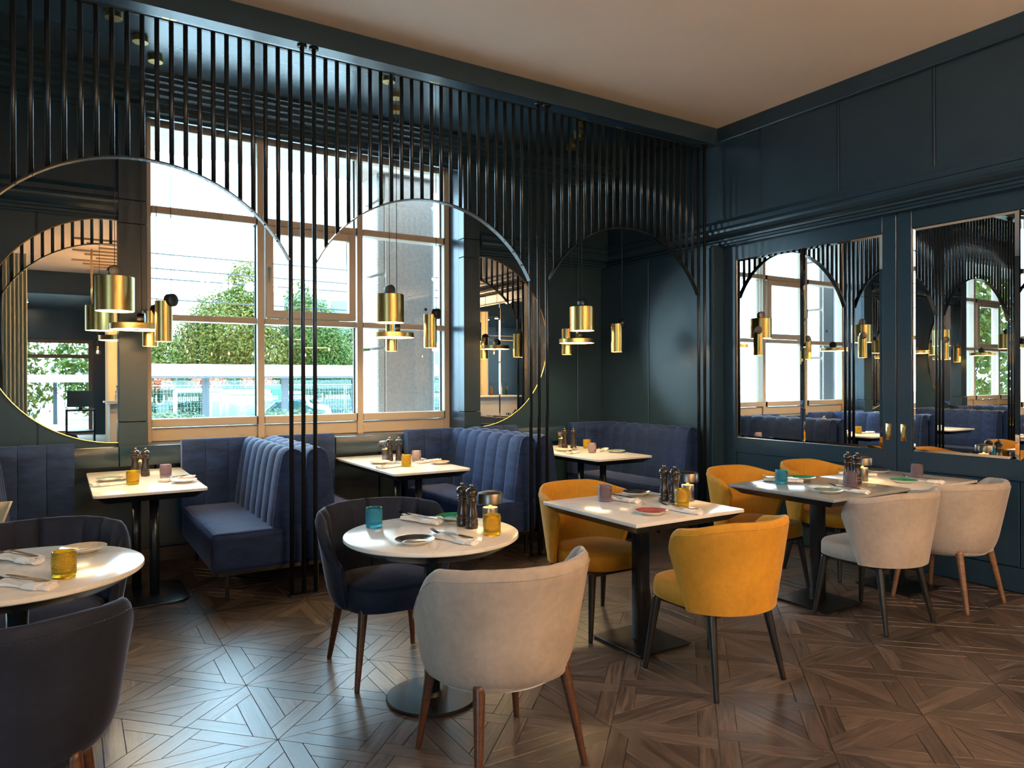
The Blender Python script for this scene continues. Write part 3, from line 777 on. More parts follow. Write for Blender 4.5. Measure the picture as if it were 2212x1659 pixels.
def bench(x, y, mirror, label):
    R = cached('bench', bench_meshes)
    t = thing('booth_bench', label, 'bench', (x, y, 0), 0, 'velvet booth benches')
    s = -1 if mirror else 1
    if s < 0: t.scale = (-1, 1, 1)
    me, wch, nv = R['back_channel']
    for k in range(nv): link('back_channel', me, t, (0, .045+k*wch*.98, 0))
    link('back_end', R['back_end'], t, (0, .045, 0)); se = link('seat', R['seat'], t); link('seat_piping', R['seat_piping'], se)
    for me in R['return_panel']: link('return_panel', me, t)
    link('plinth_rail', R['plinth_rail'], t)
    for lx, ly in ((-.50, .07), (-.08, .07), (-.50, 1.30), (-.08, 1.30)): link('leg', R['leg'], t, (lx, ly, 0))
    return t
bench(-.522, 4.925, True, 'navy velvet booth bench left of the first booth table')
bench(1.424, 4.925, False, 'navy velvet booth bench right of the first booth table, seat in daylight')
bench(1.436, 4.925, True, 'navy velvet booth bench left of the middle booth table, behind its twin')
bench(3.352, 4.925, False, 'navy velvet booth bench right of the middle booth table')
bench(3.364, 4.925, True, 'navy velvet booth bench left of the corner booth table')
bench(5.262, 4.925, False, 'navy velvet booth bench against the side wall of the corner booth')
bench(-.534, 4.925, False, 'navy booth bench past the left edge, backing onto the first booth')
bench(-2.47, 4.925, True, 'navy booth bench of the second hidden booth, seen in the door mirror')
bench(-2.482, 4.925, False, 'navy booth bench of the third hidden booth, seen in the door mirror')
bench(-4.42, 4.925, True, 'navy booth bench at the far left end, seen in the door mirror')
# small stand with a cream box at the left edge
sd = thing('side_stand', 'small black side stand under the cream box at the left edge', 'stand', (-.35, 4.28, 0))
MB().box(-.16, .16, -.13, .13, .682, .70).build('stand_top', T['black'], sd, bevel=.002, seg=1)
for sx in (-1, 1):
    for sy in (-1, 1): MB().box(sx*.145-.01, sx*.145+.01, sy*.115-.01, sy*.115+.01, 0, .682).build('leg', T['black'], sd)
bx = thing('cream_box', 'cream wooden open box standing at the left edge', 'box', (-.35, 4.28, .7005))
cream = plain('cream_painted_wood', (.60, .47, .30), .5)
MB().box(-.12, .12, -.09, .09, 0, .010).build('box_bottom', cream, bx)
MB().prism([(-.12, .01), (.10, .01), (.148, .145), (.138, .145), (.092, .012), (-.12, .02)], 'y', -.09, -.08).build('box_side', cream, bx)
MB().prism([(.090, .01), (.100, .01), (.148, .145), (.138, .145)], 'y', -.08, .08).build('box_side', cream, bx)
MB().prism([(-.12, .01), (.10, .01), (.148, .145), (-.13, .145)], 'y', .08, .09).build('box_side', cream, bx)
MB().prism([(-.12, .01), (-.11, .01), (-.12, .145), (-.13, .145)], 'y', -.08, .08).build('box_side', cream, bx)

# ------------------------------------------------------------------ pendants
def canopy(t, z):
    o = MB().lathe([(0, -.036), (.050, -.036), (.052, -.034), (.052, 0)], 32).build('canopy', T['brass'], t, loc=(0,0,z)); sharp_auto(o.data, .6)
def puck(t, c, ax, r=.042, th=.045, d=None):
    d = Vector(ax).normalized(); c = Vector(c)
    m = MB().rod(c-d*th/2, c+d*th/2, r, n=36); return m.build('puck', T['bronze'], t, bevel=.0025)
def pendant(kind, x, y, label):
    name = {'drum':'drum_pendant','disc':'disc_pendant','tall':'cylinder_pendant'}[kind]
    zt, zb, r = {'drum':(2.125, 1.900, .1155), 'disc':(1.842, 1.800, .1725), 'tall':(1.965, 1.700, .0525)}[kind]
    t = thing(name, label, 'pendant lamp', (x, y, 0), 0, {'drum':'brass drum pendants','disc':'brass disc pendants','tall':'brass cylinder pendants'}[kind])
    th = .0035
    m = MB().lathe([(0, zt), (r-.002, zt), (r, zt-.002), (r, zb), (r-th, zb), (r-th, zb+.012), (0, zb+.012)], 64, cap=False)
    o = m.build('shade', T['brass'], t); sharp_auto(o.data, .6)
    d = MB().lathe([(0, zb+.006), (r-th-.001, zb+.006), (r-th-.001, zb+.0085), (0, zb+.0085)], 48, cap=False).build('diffuser', T['glow'], t)
    if kind != 'tall': MB().lathe([(0, zb+.002), (r*.16, zb+.002), (r*.16, zb+.006)], 24, cap=False).build('diffuser_stud', T['brass'], d)
    if kind == 'drum': c = (0, 0, zt+.036); ax = (.25, -1, 0)
    elif kind == 'disc': c = (.030, 0, zt+.036); ax = (1, -.25, 0)
    else: c = (.040, -.030, zt+.005); ax = (.62, -.78, 0)
    pk = puck(t, c, ax)
    MB().rod((c[0], c[1], c[2]+.040), (c[0], c[1], Z_C-.03), .0022, n=6).build('cord', T['rubber'], t)
    o = MB().lathe([(0, -.036), (.050, -.036), (.052, -.034), (.052, 0)], 32).build('canopy', T['brass'], t, loc=(c[0], c[1], Z_C)); sharp_auto(o.data, .6)
    return t
for nm, cx, bay in (('leftmost', .421, 0), ('middle', 2.341, 1), ('right-hand', 4.271, 2), (None, -1.50, 3), (None, -3.42, 4)):
    w_ = 'under the %s arch' % nm if nm else ('in the hidden booth past the left edge' if bay == 3 else 'in the farthest hidden booth')
    pendant('drum', cx-.115, 5.37, 'wide brass drum pendant lamp hanging %s' % w_)
    pendant('disc', cx+.035, 5.65, 'flat brass disc pendant lamp hanging %s' % w_)
    pendant('tall', cx+.150, 5.97, 'narrow brass cylinder pendant, rearmost one, %s' % w_)
    pendant('tall', cx+.155, 5.19, 'narrow brass cylinder pendant, foremost one, %s' % w_)
# ------------------------------------------------------------------ table settings
TZ = .7512
def tumbler_mesh(colour):
    n, k = 120, 54; P = []
    H, R0 = .092, .0385
    prof = []
    for q in range(k+1):
        z = H*q/k; prof.append(z)
    rows = []
    for i in range(n):
        a = 2*PI*i/n; r = []
        r.append((0, 0, .004)); r.append((.030*math.cos(a), .030*math.sin(a), .0035)); r.append((.034*math.cos(a), .034*math.sin(a), .0))
        for z in prof:
            t = z/H; b = 0
            if .10 < t < .90:
                band = abs(math.sin((t-.10)/.80*PI*9)); bead = abs(math.cos(a*30/2))
                b = .0026*band**1.3*(.15+.85*bead)
            rr = R0*(.955+.045*t) + b - (.0015 if t > .95 else 0)
            r.append((rr*math.cos(a), rr*math.sin(a), max(z, .0008)))
        ri = R0-.0035
        r.append((ri*math.cos(a), ri*math.sin(a), H-.001)); r.append((ri*.97*math.cos(a), ri*.97*math.sin(a), H*.5)); r.append((ri*.90*math.cos(a), ri*.90*math.sin(a), .016)); r.append((0, 0, .014))
        rows.append(r)
    return MB().grid(rows, closed_u=True).mesh('tumbler', GLASS[colour])
def plate_meshes(colour):
    out = MB().lathe([(0,.003),(.040,.003),(.042,0),(.048,0),(.052,.004),(.082,.0165),(.0855,.0195),(.0845,.0205)], 48, cap=False).mesh('plate_body', T['plate_out'])
    inn = MB().lathe([(0,.0065),(.045,.0068),(.055,.0085),(.080,.0182),(.0845,.0205)], 48, cap=False).mesh('glazed_well', PLATE[colour])
    return out, inn
def napkin_meshes():
    L_, hw = .245, .036
    rows = []
    rnd = random.Random(3)
    ns, nc = 28, 20
    for i in range(ns+1):
        u = i/ns; x = -L_/2 + L_*u
        wd = hw*(.92+.16*math.sin(u*5.1)+.10*math.sin(u*11)) * (1.0 if u < .93 else .97); h = .0125*(1+.25*math.sin(u*7+.6)) + (.006 if u > .80 else 0)
        off = .006*math.sin(u*4.2); r = []
        for j in range(nc):
            a = 2*PI*j/nc; c, s = math.cos(a), math.sin(a)
            px = math.copysign(abs(c)**.55, c)*wd + off; pz = math.copysign(abs(s)**.7, s)*h/2 + h/2
            pz += (.0022*math.sin(px*230+u*6)*(1 if s > 0 else 0)); r.append((x + .006*math.sin(a*3+u), px, max(pz, .0004)))
        r.append(r[0]); rows.append(r)
    m = MB().grid(rows); m.add(rows[0][:-1], [tuple(range(nc))]); m.add(rows[-1][:-1], [tuple(range(nc))[::-1]])
    body = m.mesh('napkin_fold', T['napkin'])
    rows = []
    for i in range(6):
        u = i/5; x = .030 + .060*u; r = []
        for j in range(nc):
            a = 2*PI*j/nc; c, s = math.cos(a), math.sin(a)
            r.append((x+.018*math.sin(a)*.6, math.copysign(abs(c)**.5, c)*(hw*1.13), max(.0002, math.copysign(abs(s)**.6, s)*.0115+.0115)))
        r.append(r[0]); rows.append(r)
    m = MB().grid(rows); m.add(rows[0][:-1], [tuple(range(nc))]); m.add(rows[-1][:-1], [tuple(range(nc))[::-1]])
    band = m.mesh('napkin_band', T['napkin'])
    return body, band
def strip(pts, th):
    """flat bar through (x, z, halfwidth) stations"""
    rows = []
    for x, z, w_ in pts: rows.append([(x, -w_, z), (x, w_, z), (x, w_, z+th), (x, -w_, z+th), (x, -w_, z)])
    m = MB().grid(rows, smooth=False); m.add(rows[0][:4], [(0,1,2,3)]); m.add(rows[-1][:4], [(3,2,1,0)]); return m
def fork_mesh():
    m = strip([(.09,.002,.007),(.05,.002,.0055),(.0,.003,.0035),(-.040,.006,.003),(-.052,.004,.006),(-.062,.001,.0105),(-.074,0,.0115)], .0018)
    for k in range(4):
        y = -.009 + .006*k
        s_ = strip([(-.073,0,.0021),(-.095,.005,.0018),(-.118,.016,.0011)], .0016); s_.v = [(x, yy+y, z) for x, yy, z in s_.v]; m.add(s_.v, s_.f)
    return m.mesh('fork', T['steel'])
def knife_mesh():
    return strip([(.10,.001,.006),(.06,.001,.0065),(.0,.001,.005),(-.02,.001,.008),(-.08,.001,.0085),(-.108,.001,.004),(-.114,.001,.001)], .0018).mesh('knife', T['steel'])
def mill_meshes():
    body = [(0,0),(.028,0),(.030,.004),(.030,.022),(.0275,.026),(.0275,.030),(.0295,.033),(.0295,.037),(.0265,.041),(.0265,.045),(.0285,.049),(.0270,.062),(.0225,.085),(.0205,.105),(.0215,.122),(.0235,.128),(.0235,.131),(.0205,.134),(.0205,.138),(.0240,.141),(.0245,.144),(.0200,.148)]
    head = [(.0200,.148),(.0275,.154),(.0300,.163),(.0285,.174),(.0215,.183),(.0100,.188),(0,.189)]
    knob = [(.0,.188),(.0065,.189),(.0065,.1935),(.0095,.196),(.0095,.200),(.006,.2035),(0,.204)]
    a = MB().lathe(body, 32, cap=False).mesh('mill_body', T['millwood']); b = MB().lathe(head, 32, cap=False).mesh('mill_head', T['millwood']); c = MB().lathe(knob, 20, cap=False).mesh('mill_knob', T['steel'])
    return a, b, c
def lamp_meshes():
    base = MB().lathe([(0,0),(.035,0),(.036,.002),(.036,.088),(.035,.090),(.012,.090),(.0,.088)], 40, cap=False).mesh('lamp_base', T['nickel']); sharp_auto(base, .6)
    stem = MB().rod((0,0,.088),(0,0,.128), .009, n=16).mesh('lamp_stem', T['gold'])
    sh = MB().lathe([(.0,.166),(.035,.164),(.058,.158),(.0605,.154),(.0605,.110),(.0585,.110),(.0585,.128),(0,.128)], 48, cap=False).mesh('lamp_shade', T['nickel']); sharp_auto(sh, .6)
    gl = MB().lathe([(.010,.1245),(.050,.1245),(.050,.1265),(.010,.1265)], 32, cap=False).mesh('lamp_light', T['glow_lo'])
    return base, stem, sh, gl
def place(kind, x, y, label, colour=None, rz=0.0, z=TZ, group=None):
    if kind == 'tumbler':
        o = link('tumbler', cached(('tum', colour), lambda: tumbler_mesh(colour)), None, (x, y, z)); tag(o, label, 'glass', 'hobnail tumblers'); o.rotation_euler = (0,0,rz); return o
    if kind == 'plate':
        a, b = cached(('plate', colour), lambda: plate_meshes(colour)); t = thing('side_plate', label, 'plate', (x, y, z), 0, 'side plates')
        link('plate_body', a, t); link('glazed_well', b, t); return t
    if kind == 'napkin':
        a, b = cached('napkin', napkin_meshes); t = thing('napkin', label, 'napkin', (x, y, z), rz, 'folded napkins'); link('napkin_fold', a, t); link('napkin_band', b, t); return t
    if kind == 'fork': 
        o = link('fork', cached('fork', fork_mesh), None, (x, y, z)); o.rotation_euler = (0, 0, rz); return tag(o, label, 'fork', 'forks on the napkins')
    if kind == 'knife':
        o = link('knife', cached('knife', knife_mesh), None, (x, y, z)); o.rotation_euler = (0, 0, rz); return tag(o, label, 'knife', 'knives on the napkins')
    if kind == 'mill':
        a, b, c = cached('mill', mill_meshes); t = thing('pepper_mill', label, 'mill', (x, y, z), rz, 'salt and pepper mills')
        link('mill_body', a, t); h = link('mill_head', b, t); link('mill_knob', c, h); return t
    if kind == 'lamp':
        a, b, c, d = cached('lamp', lamp_meshes); t = thing('table_lamp', label, 'lamp', (x, y, z), 0, 'cordless table lamps')
        link('lamp_base', a, t); link('lamp_stem', b, t); s_ = link('lamp_shade', c, t); link('lamp_light', d, s_); return t
SET = [
 ('the round table in the middle',
  [('blue', 1.252, 3.219, ''), ('yellow', 1.632, 2.767, '')], [('green', 1.655, 3.18), ('dark', 1.273, 2.804)],
  [(1.495, 3.215, -1.22, 'far'), (1.44, 2.748, -1.29, 'near')], [(1.629, 2.949, 'front'), (1.619, 3.022, 'rear')], (1.724, 2.94)),
 ('the round table at the left edge',
  [('yellow', .009, 2.997, '')], [('cream', .078, 3.405)], [(-.131, 3.364, -1.02, 'far'), (-.10, 2.93, -.88, 'near')], [], None),
 ('the pale table between mustard chairs',
  [('purple', 2.626, 3.185, ''), ('yellow', 2.881, 2.838, '')], [('dark', 2.925, 3.255), ('pink', 2.574, 2.747)],
  [(2.715, 3.146, -1.38, 'far'), (2.756, 2.715, -1.45, 'near')], [(2.915, 3.009, 'left'), (2.931, 2.942, 'right')], (3.035, 2.945)),
 ('the grey stone table',
  [('blue', 4.025, 3.068, ''), ('purple', 4.309, 2.758, '')], [('green', 4.315, 3.117), ('teal', 3.945, 2.673)],
  [(4.126, 3.13, -1.06, 'far'), (4.10, 2.63, -1.62, 'near')], [(4.47, 2.882, 'left'), (4.464, 2.812, 'right')], (4.60, 2.86)),
 ('the pale table by the doors',
  [('purple', 5.075, 2.751, '')], [('green', 4.750, 2.663), ('dark', 5.10, 3.05)], [(4.886, 2.605, -1.48, 'near'), (4.85, 3.05, -1.18, 'far')], [], None),
 ('the first booth table',
  [('yellow', .41, 5.427, ''), ('purple', .639, 5.685, '')], [('teal', .292, 5.716), ('copper', .712, 5.345)],
  [(.288, 5.469, .36+PI, 'left'), (.690, 5.49, .48, 'right')], [(.463, 5.921, 'left'), (.523, 5.851, 'right')], (.507, 6.048)),
 ('the middle booth table',
  [('yellow', 2.352, 5.338, ''), ('pink', 2.560, 5.60, '')], [('cream', 2.244, 5.64), ('copper', 2.650, 5.345)],
  [(2.205, 5.341, .42+PI, 'left'), (2.615, 5.49, .24, 'right')], [(2.395, 5.786, 'left'), (2.462, 5.746, 'right')], (2.41, 5.905)),
 ('the corner booth table',
  [('yellow', 4.47, 5.70, ''), ('pink', 4.247, 5.339, '')], [('cream', 4.134, 5.627), ('teal', 4.47, 5.25)],
  [(4.075, 5.421, .58+PI, 'left'), (4.44, 5.44, .5, 'right')], [(4.31, 5.859, 'left'), (4.362, 5.784, 'right')], (4.348, 5.963)),
 ('the hidden booth table in the mirror',
  [('yellow', -1.35, 5.2, '')], [('cream', -1.62, 5.4)], [], [(-1.45, 5.8, 'left'), (-1.38, 5.78, 'right')], None),
]
PN = {'green':'green glazed', 'dark':'charcoal glazed', 'pink':'rose pink glazed', 'teal':'grey-green glazed', 'cream':'cream glazed', 'copper':'copper-brown glazed'}
GN = {'yellow':'amber yellow', 'blue':'turquoise blue', 'purple':'smoky purple', 'pink':'pale pink'}
rq = random.Random(5)
for where, gl, pl, na, mi, la in SET:
    for c, x, y, e in gl: place('tumbler', x, y, '%s hobnail glass tumbler on %s' % (GN[c], where), c, rq.random()*6)
    for c, x, y in pl: place('plate', x, y, '%s side plate on %s' % (PN[c], where), c)
    for x, y, r, e in na:
        place('napkin', x, y, 'white folded napkin on the %s side of %s' % (e, where), rz=r)
        ca, sa = math.cos(r), math.sin(r)
        place('fork', x+ca*(-.012)-sa*(-.012), y+sa*(-.012)+ca*(-.012), 'fork on the %s napkin of %s' % (e, where), rz=r+.12, z=TZ+.0242)
        place('knife', x+ca*(-.004)-sa*(.012), y+sa*(-.004)+ca*(.012), 'knife on the %s napkin of %s' % (e, where), rz=r-.05, z=TZ+.0242)
    for x, y, e in mi: place('mill', x, y, '%s dark wooden pepper mill of the pair on %s' % (e, where), rz=rq.random()*6)
    if la: place('lamp', la[0], la[1], 'brushed metal mushroom table lamp beside the mills on %s' % where)

# ------------------------------------------------------------------ behind the camera: bar, curtain, bulbs (seen in the mirrors)
bar_t = thing('bar_counter', 'white fronted bar counter seen in the corner mirror', 'bar counter', (2.6, -3.1, 0))
MB().box(-1.80, 2.4, -.30, .30, .10, 1.0).build('counter_body', plain('white_counter_front', (.62,.60,.55), .4), bar_t, bevel=.004, seg=1)
MB().box(-1.85, 2.45, -.35, .38, 1.0, 1.04).build('counter_top', T['marble'], bar_t, bevel=.004)
MB().box(-1.50, 2.35, -.25, .25, 0, .10).build('counter_plinth', T['black'], bar_t)
rb = random.Random(9)
gb = [colour_glass('dark_bottle_glass', (.04,.06,.03)), colour_glass('clear_bottle_glass', (.7,.75,.72)), colour_glass('amber_bottle_glass', (.35,.14,.03))]
for k in range(12):
    m = MB().lathe([(0,0),(.034,0),(.036,.004),(.036,.17),(.030,.20),(.014,.225),(.013,.29),(.015,.292),(.015,.305),(0,.306)], 20, cap=False)
    o = m.build('bottle', gb[k % 3], None, loc=(.95+k*.26+rb.uniform(-.06,.06), -3.15+rb.uniform(-.1,.1), 1.041)); tag(o, 'bottle on the bar counter seen in the corner mirror', 'bottle', 'bottles on the bar')
cur = thing('curtain', 'cream floor-length curtain behind the bar', 'curtain', (2.9, -4.35, 0))
rows = []
for i in range(200):
    u = i/199; x = -2.1+4.55*u; yy = .05*math.sin(u*110)+.02*math.sin(u*37)
    rows.append([(x, yy*(.75+.25*t), 3.3*(1-t)+.02) for t in (0, .3, .6, 1)])
MB().grid(rows).build('cloth', plain('cream_curtain_cloth', (.55,.52,.38), .9), cur, fix=False)
MB().rod((-2.15,0,3.34),(2.5,0,3.34), .018).build('curtain_rod', T['black'], cur)
cur2 = thing('curtain', 'cream curtain beside the passage to the far door', 'curtain', (-.68, -2.6, 0))
rows = []
for i in range(50):
    u = i/49; x = -.19+.38*u; yy = .05*math.sin(u*40)
    rows.append([(x, yy*(.75+.25*t), 3.7*(1-t)+.02) for t in (0, .3, .6, 1)])
MB().grid(rows).build('cloth', bpy.data.materials['cream_curtain_cloth'], cur2, fix=False)
bf = thing('brass_bulb_frame', 'brass pipe frame with hanging filament bulbs above the bar', 'chandelier', (3.0, -2.7, 0))
MB().rod((-2.5,0,2.55),(2.2,0,2.55), .012).rod((-2.5,.4,2.42),(2.2,.4,2.42), .012).build('frame_bar', T['gold'], bf)
for x in (-2.5, -.2, 2.2): MB().rod((x,0,2.55),(x,0,Z_C), .010).rod((x,.4,2.42),(x,.4,Z_C), .010).build('drop_rod', T['gold'], bf)
bm_ = MB().lathe([(0,-.062),(.030,-.052),(.046,-.030),(.048,-.012),(.040,.012),(.022,.038),(.014,.055),(0,.056)], 20, cap=False).mesh('bulb', T['bulbglass'])
fl_ = MB().lathe([(0,-.032),(.009,-.028),(.012,-.010),(.010,.014),(0,.018)], 12, cap=False).mesh('filament', T['bulb'])
so_ = MB().lathe([(0,.05),(.017,.05),(.017,.10),(0,.102)], 14, cap=False).mesh('bulb_socket', T['gold'])
for k in range(12):
    x = -2.4 + 4.5*k/11; yy = .4*(k % 2); zz = 1.98 + .17*rb.random()
    o = link('bulb', bm_, bf, (x, yy, zz)); link('bulb_socket', so_, o); link('filament', fl_, o)
    MB().rod((x, yy, zz+.1), (x, yy, 2.55 if k % 2 == 0 else 2.42), .003, n=6).build('flex', T['rubber'], bf)
gc = thing('added_fill_globes', 'added fill light of opal globes on a brass bar, out of the frame', 'chandelier', (3.3, -.9, 0))  # invented, unseen globes added to brighten the ceiling
MB().rod((-1.1,0,3.35),(1.1,0,3.35), .014).rod((-.6,0,3.35),(-.6,0,Z_C), .010).rod((.6,0,3.35),(.6,0,Z_C), .010).build('bar', T['gold'], gc)
gm = MB().lathe([(0,-.09),(.045,-.078),(.078,-.045),(.09,0),(.078,.045),(.045,.078),(.02,.09),(0,.09)], 28, cap=False).mesh('fill_globe', emis('fill_globe_glow', (1.0,.74,.50), 48.0))
for k in range(6): link('fill_globe', gm, gc, (-1.0+.4*k, 0, 3.24))
# high table with bottle and a till screen
ht = thing('high_table', 'white topped high table seen in the left mirror', 'table', (1.02, -1.45, 0))
MB().prism([(.42*math.cos(2*PI*k/8+.39), .30*math.sin(2*PI*k/8+.39)) for k in range(8)], 'z', 1.065, 1.095).build('table_top', T['marble'], ht, bevel=.003)
MB().rod((0,0,.012),(0,0,1.066), .04, n=20).build('pole', T['black'], ht); MB().lathe([(0,0),(.22,0),(.22,.012),(0,.014)], 32, cap=False).build('base', T['blackplate'], ht)
o = MB().lathe([(0,0),(.030,0),(.032,.004),(.032,.12),(.022,.16),(.012,.19),(.011,.235),(.013,.24),(0,.242)], 24, cap=False).build('bottle', gb[1], None, loc=(.84, -1.42, 1.0955)); tag(o, 'clear glass water bottle on the high table', 'bottle')
ts = thing('service_stand', 'black service stand with a screen, seen in the left mirror', 'stand', (.30, -1.8, 0))
MB().box(-.22, .22, -.2, .2, 0, .04).box(-.22, -.19, -.2, .2, .04, .95).box(.19, .22, -.2, .2, .04, .95).box(-.22, .22, -.2, .2, .55, .58).box(-.22, .22, -.2, .2, .92, .95).build('stand_frame', T['black'], ts, bevel=.003, seg=1)
MB().box(-.20, .20, -.02, .01, .99, 1.27).rod((0,0,.95),(0,0,1.0), .03).build('screen', plain('black_screen', (.006,.006,.007), .25), ts, bevel=.003, seg=1)
for k in range(4):
    o = MB().lathe([(0,-.006),(.05,-.006),(.055,0),(.0,0)], 24, cap=False).build('downlight', T['spot'], None, loc=(-.7, -6.4-.55*k, 3.35)); tag(o, 'small round downlight in the far dark ceiling', 'downlight', 'downlights in the rear ceiling')
cb = woodmat('ceiling_batten_wood', (.22,.13,.06), (.32,.2,.1), .5)[0]
for k in range(9):
    o = MB().box(-1.2, 1.3, -.02, .02, -.03, 0).build('ceiling_batten', cb, None, loc=(1.4+.2*(k % 3), -1.2-.42*k, Z_C)); tag(o, 'thin wooden ceiling batten seen in the left mirror', 'batten', 'wooden ceiling battens')
# ------------------------------------------------------------------ outside
GZ = -.75
struct(MB().box(-70, 90, 7.0, 31, GZ-.2, GZ).build('ground_outside', plain('pale_pavement', (.62,.61,.59), .8, var=.1, scale=2)), 'pale pavement outside the windows')
struct(MB().box(-70, 90, 31, 160, GZ-.2, GZ).build('road_outside', plain('grey_asphalt', (.13,.13,.125), .8, var=.1, scale=2)), 'grey road beyond the window')
struct(MB().box(-60, X_L-.25, -60, 7.0, -.25, -.02).box(X_L-.25, 40, -60, Y_BACK-.25, -.25, -.02).build('ground_rear', plain('rear_pavement', (.30,.30,.28), .8)), 'pavement outside the far glazed door')
conc = plain('board_marked_concrete', (.42, .315, .262), .85, var=.10, scale=30, bump=.35, bscale=45)
agg = plain('rough_aggregate_concrete', (.52, .46, .41), .95, var=.35, scale=90, bump=.8, bscale=140)
def column(x0, x1, label):
    t = thing('concrete_column', label, 'column', ((x0+x1)/2, 7.74, GZ))
    h = (x1-x0)/2
    MB().box(-h+.09, h-.05, -.24, .24, 0, 4.9).build('column_face', conc, t)
    for k in range(6):
        z0 = .1+.82*k
        MB().box(-h, -h+.092, -.20, .25, z0, z0+.79).build('rough_edge', agg, t, bevel=.012, seg=1)
        MB().box(h-.052, h, -.20, .25, z0, z0+.79).build('rough_edge', agg, t, bevel=.012, seg=1)
    for zz in (1.6, 3.0):
        MB().lathe([(0,0),(.012,0),(.016,.006),(.018,0)], 14, cap=False).build('tie_hole', T['rubber'], t, loc=(h-.13, -.241, zz)).rotation_euler = (PI/2, 0, 0)
column(2.98, 3.68, 'tall brown-grey concrete column outside the right window light')
column(-.78, -.05, 'concrete column outside, hidden between the two windows')
struct(MB().box(-8, 7, 7.45, 8.0, 3.74, 4.6).build('trim_4', conc), 'concrete lintel beam above the window outside')
# glazed tram-stop shelter
sh = thing('tram_shelter', 'long white-roofed glass shelter with dark posts outside the window', 'shelter', (0, 30, GZ))
white = plain('white_roof_metal', (.80,.80,.80), .4); dkpost = plain('dark_post_metal', (.05,.06,.07), .4)
MB().box(-9, 24, -1.2, 1.0, 2.36, 2.80).build('roof', white, sh, bevel=.01, seg=1)
MB().box(-9, 24, -1.15, -1.05, 2.28, 2.36).build('gutter', dkpost, sh)
for k in range(-3, 8):
    x = 4.67+3.03*k
    MB().box(x, x+.24, -.15, .1, 0, 2.36).build('post', dkpost, sh)
    MB().box(x+.30, x+2.95, -.02, -.01, .25, 2.2).build('glass_panel', T['shelterglass'], sh)
for k in range(-3, 8):
    x = 4.67+3.03*k
    m = MB()
    for q in range(36):
        xx = x+.32+q*.072
        if abs(xx-(x+1.55)) < .26: continue
        m.box(xx, xx+.036, -.030, -.022, 1.40, 1.57)
    m.build('printed_stripe_band', white, sh)
    cx = x+1.55; P = []
    for q in range(17):
        a = PI + PI*q/16; s_, c_ = math.sin(a), math.cos(a); P.append([(cx+.11*c_, -.03, 1.44+.11*s_), (cx+.155*c_, -.03, 1.44+.155*s_), (cx+.155*c_, -.022, 1.44+.155*s_), (cx+.11*c_, -.022, 1.44+.11*s_), (cx+.11*c_, -.03, 1.44+.11*s_)])
    MB().grid(P, smooth=False).box(cx-.155, cx-.11, -.03, -.022, 1.44, 1.64).box(cx+.11, cx+.155, -.03, -.022, 1.44, 1.64).build('letter_u', white, sh)
orange = plain('orange_rail', (.75,.33,.03), .5)
for x0, x1 in ((1.95, 2.62), (2.68, 4.2)):
    o = MB().box(x0, x1, 9.0, 9.12, .93, .975).box(x0+.1, x0+.16, 9.03, 9.09, GZ, .93).box(x1-.16, x1-.1, 9.03, 9.09, GZ, .93).build('bench_rail', orange); tag(o, 'orange rail just outside the window, %s part' % ('left' if x0 < 2 else 'right'), 'rail')
# leaves
def leafmat(name, c1, c2):
    m, N, L, b = newmat(name); sset(b, rough=.55, spec=.3)
    g = N.new('ShaderNodeNewGeometry'); rp = N.new('ShaderNodeValToRGB'); rp.color_ramp.elements[0].color = c1+(1,); rp.color_ramp.elements[1].color = c2+(1,)
    L.new(g.outputs['Random Per Island'], rp.inputs['Fac']); L.new(rp.outputs['Color'], b.inputs['Base Color'])
    out = [n for n in N if n.type == 'OUTPUT_MATERIAL'][0]
    tl = N.new('ShaderNodeBsdfTranslucent'); L.new(rp.outputs['Color'], tl.inputs['Color'])
    mx = N.new('ShaderNodeMixShader'); mx.inputs[0].default_value = .35
    L.new(b.outputs[0], mx.inputs[1]); L.new(tl.outputs[0], mx.inputs[2]); L.new(mx.outputs[0], out.inputs['Surface']); return m
LF = [leafmat('fresh_green_leaves', (.030,.075,.008), (.115,.155,.02)), leafmat('yellowing_leaves', (.05,.09,.010), (.17,.155,.02)), leafmat('hedge_leaves', (.016,.052,.016), (.055,.105,.035)), leafmat('silver_shrub_leaves', (.07,.105,.055), (.14,.18,.09))]
bark = plain('bark', (.06,.045,.035), .9)
def leaves(blobs, n, size, seed, shell=.55):
    r = random.Random(seed); V = []; Fc = []
    tot = sum(b[3]*b[4]*b[5] for b in blobs)
    for cx, cy, cz, rx, ry, rz in blobs:
        for _ in range(int(n*rx*ry*rz/tot)):
            d = Vector((r.gauss(0,1), r.gauss(0,1), r.gauss(0,1))).normalized()*(r.uniform(shell**3, 1)**(1/3))*(.9+.2*r.random())
            p = Vector((cx+d.x*rx, cy+d.y*ry, cz+d.z*rz))
            nrm = (d + Vector((r.gauss(0,.5), r.gauss(0,.5), .5+r.gauss(0,.5)))).normalized()
            u = nrm.orthogonal().normalized(); u = (Matrix.Rotation(r.uniform(0, 6.28), 3, nrm) @ u); v = nrm.cross(u); s = size*r.uniform(.6, 1.3)
            b0 = len(V); V += [p-u*s, p-v*s*.45+nrm*s*.1, p+u*s, p+v*s*.45+nrm*s*.1]; Fc.append((b0, b0+1, b0+2, b0+3))
    return V, Fc
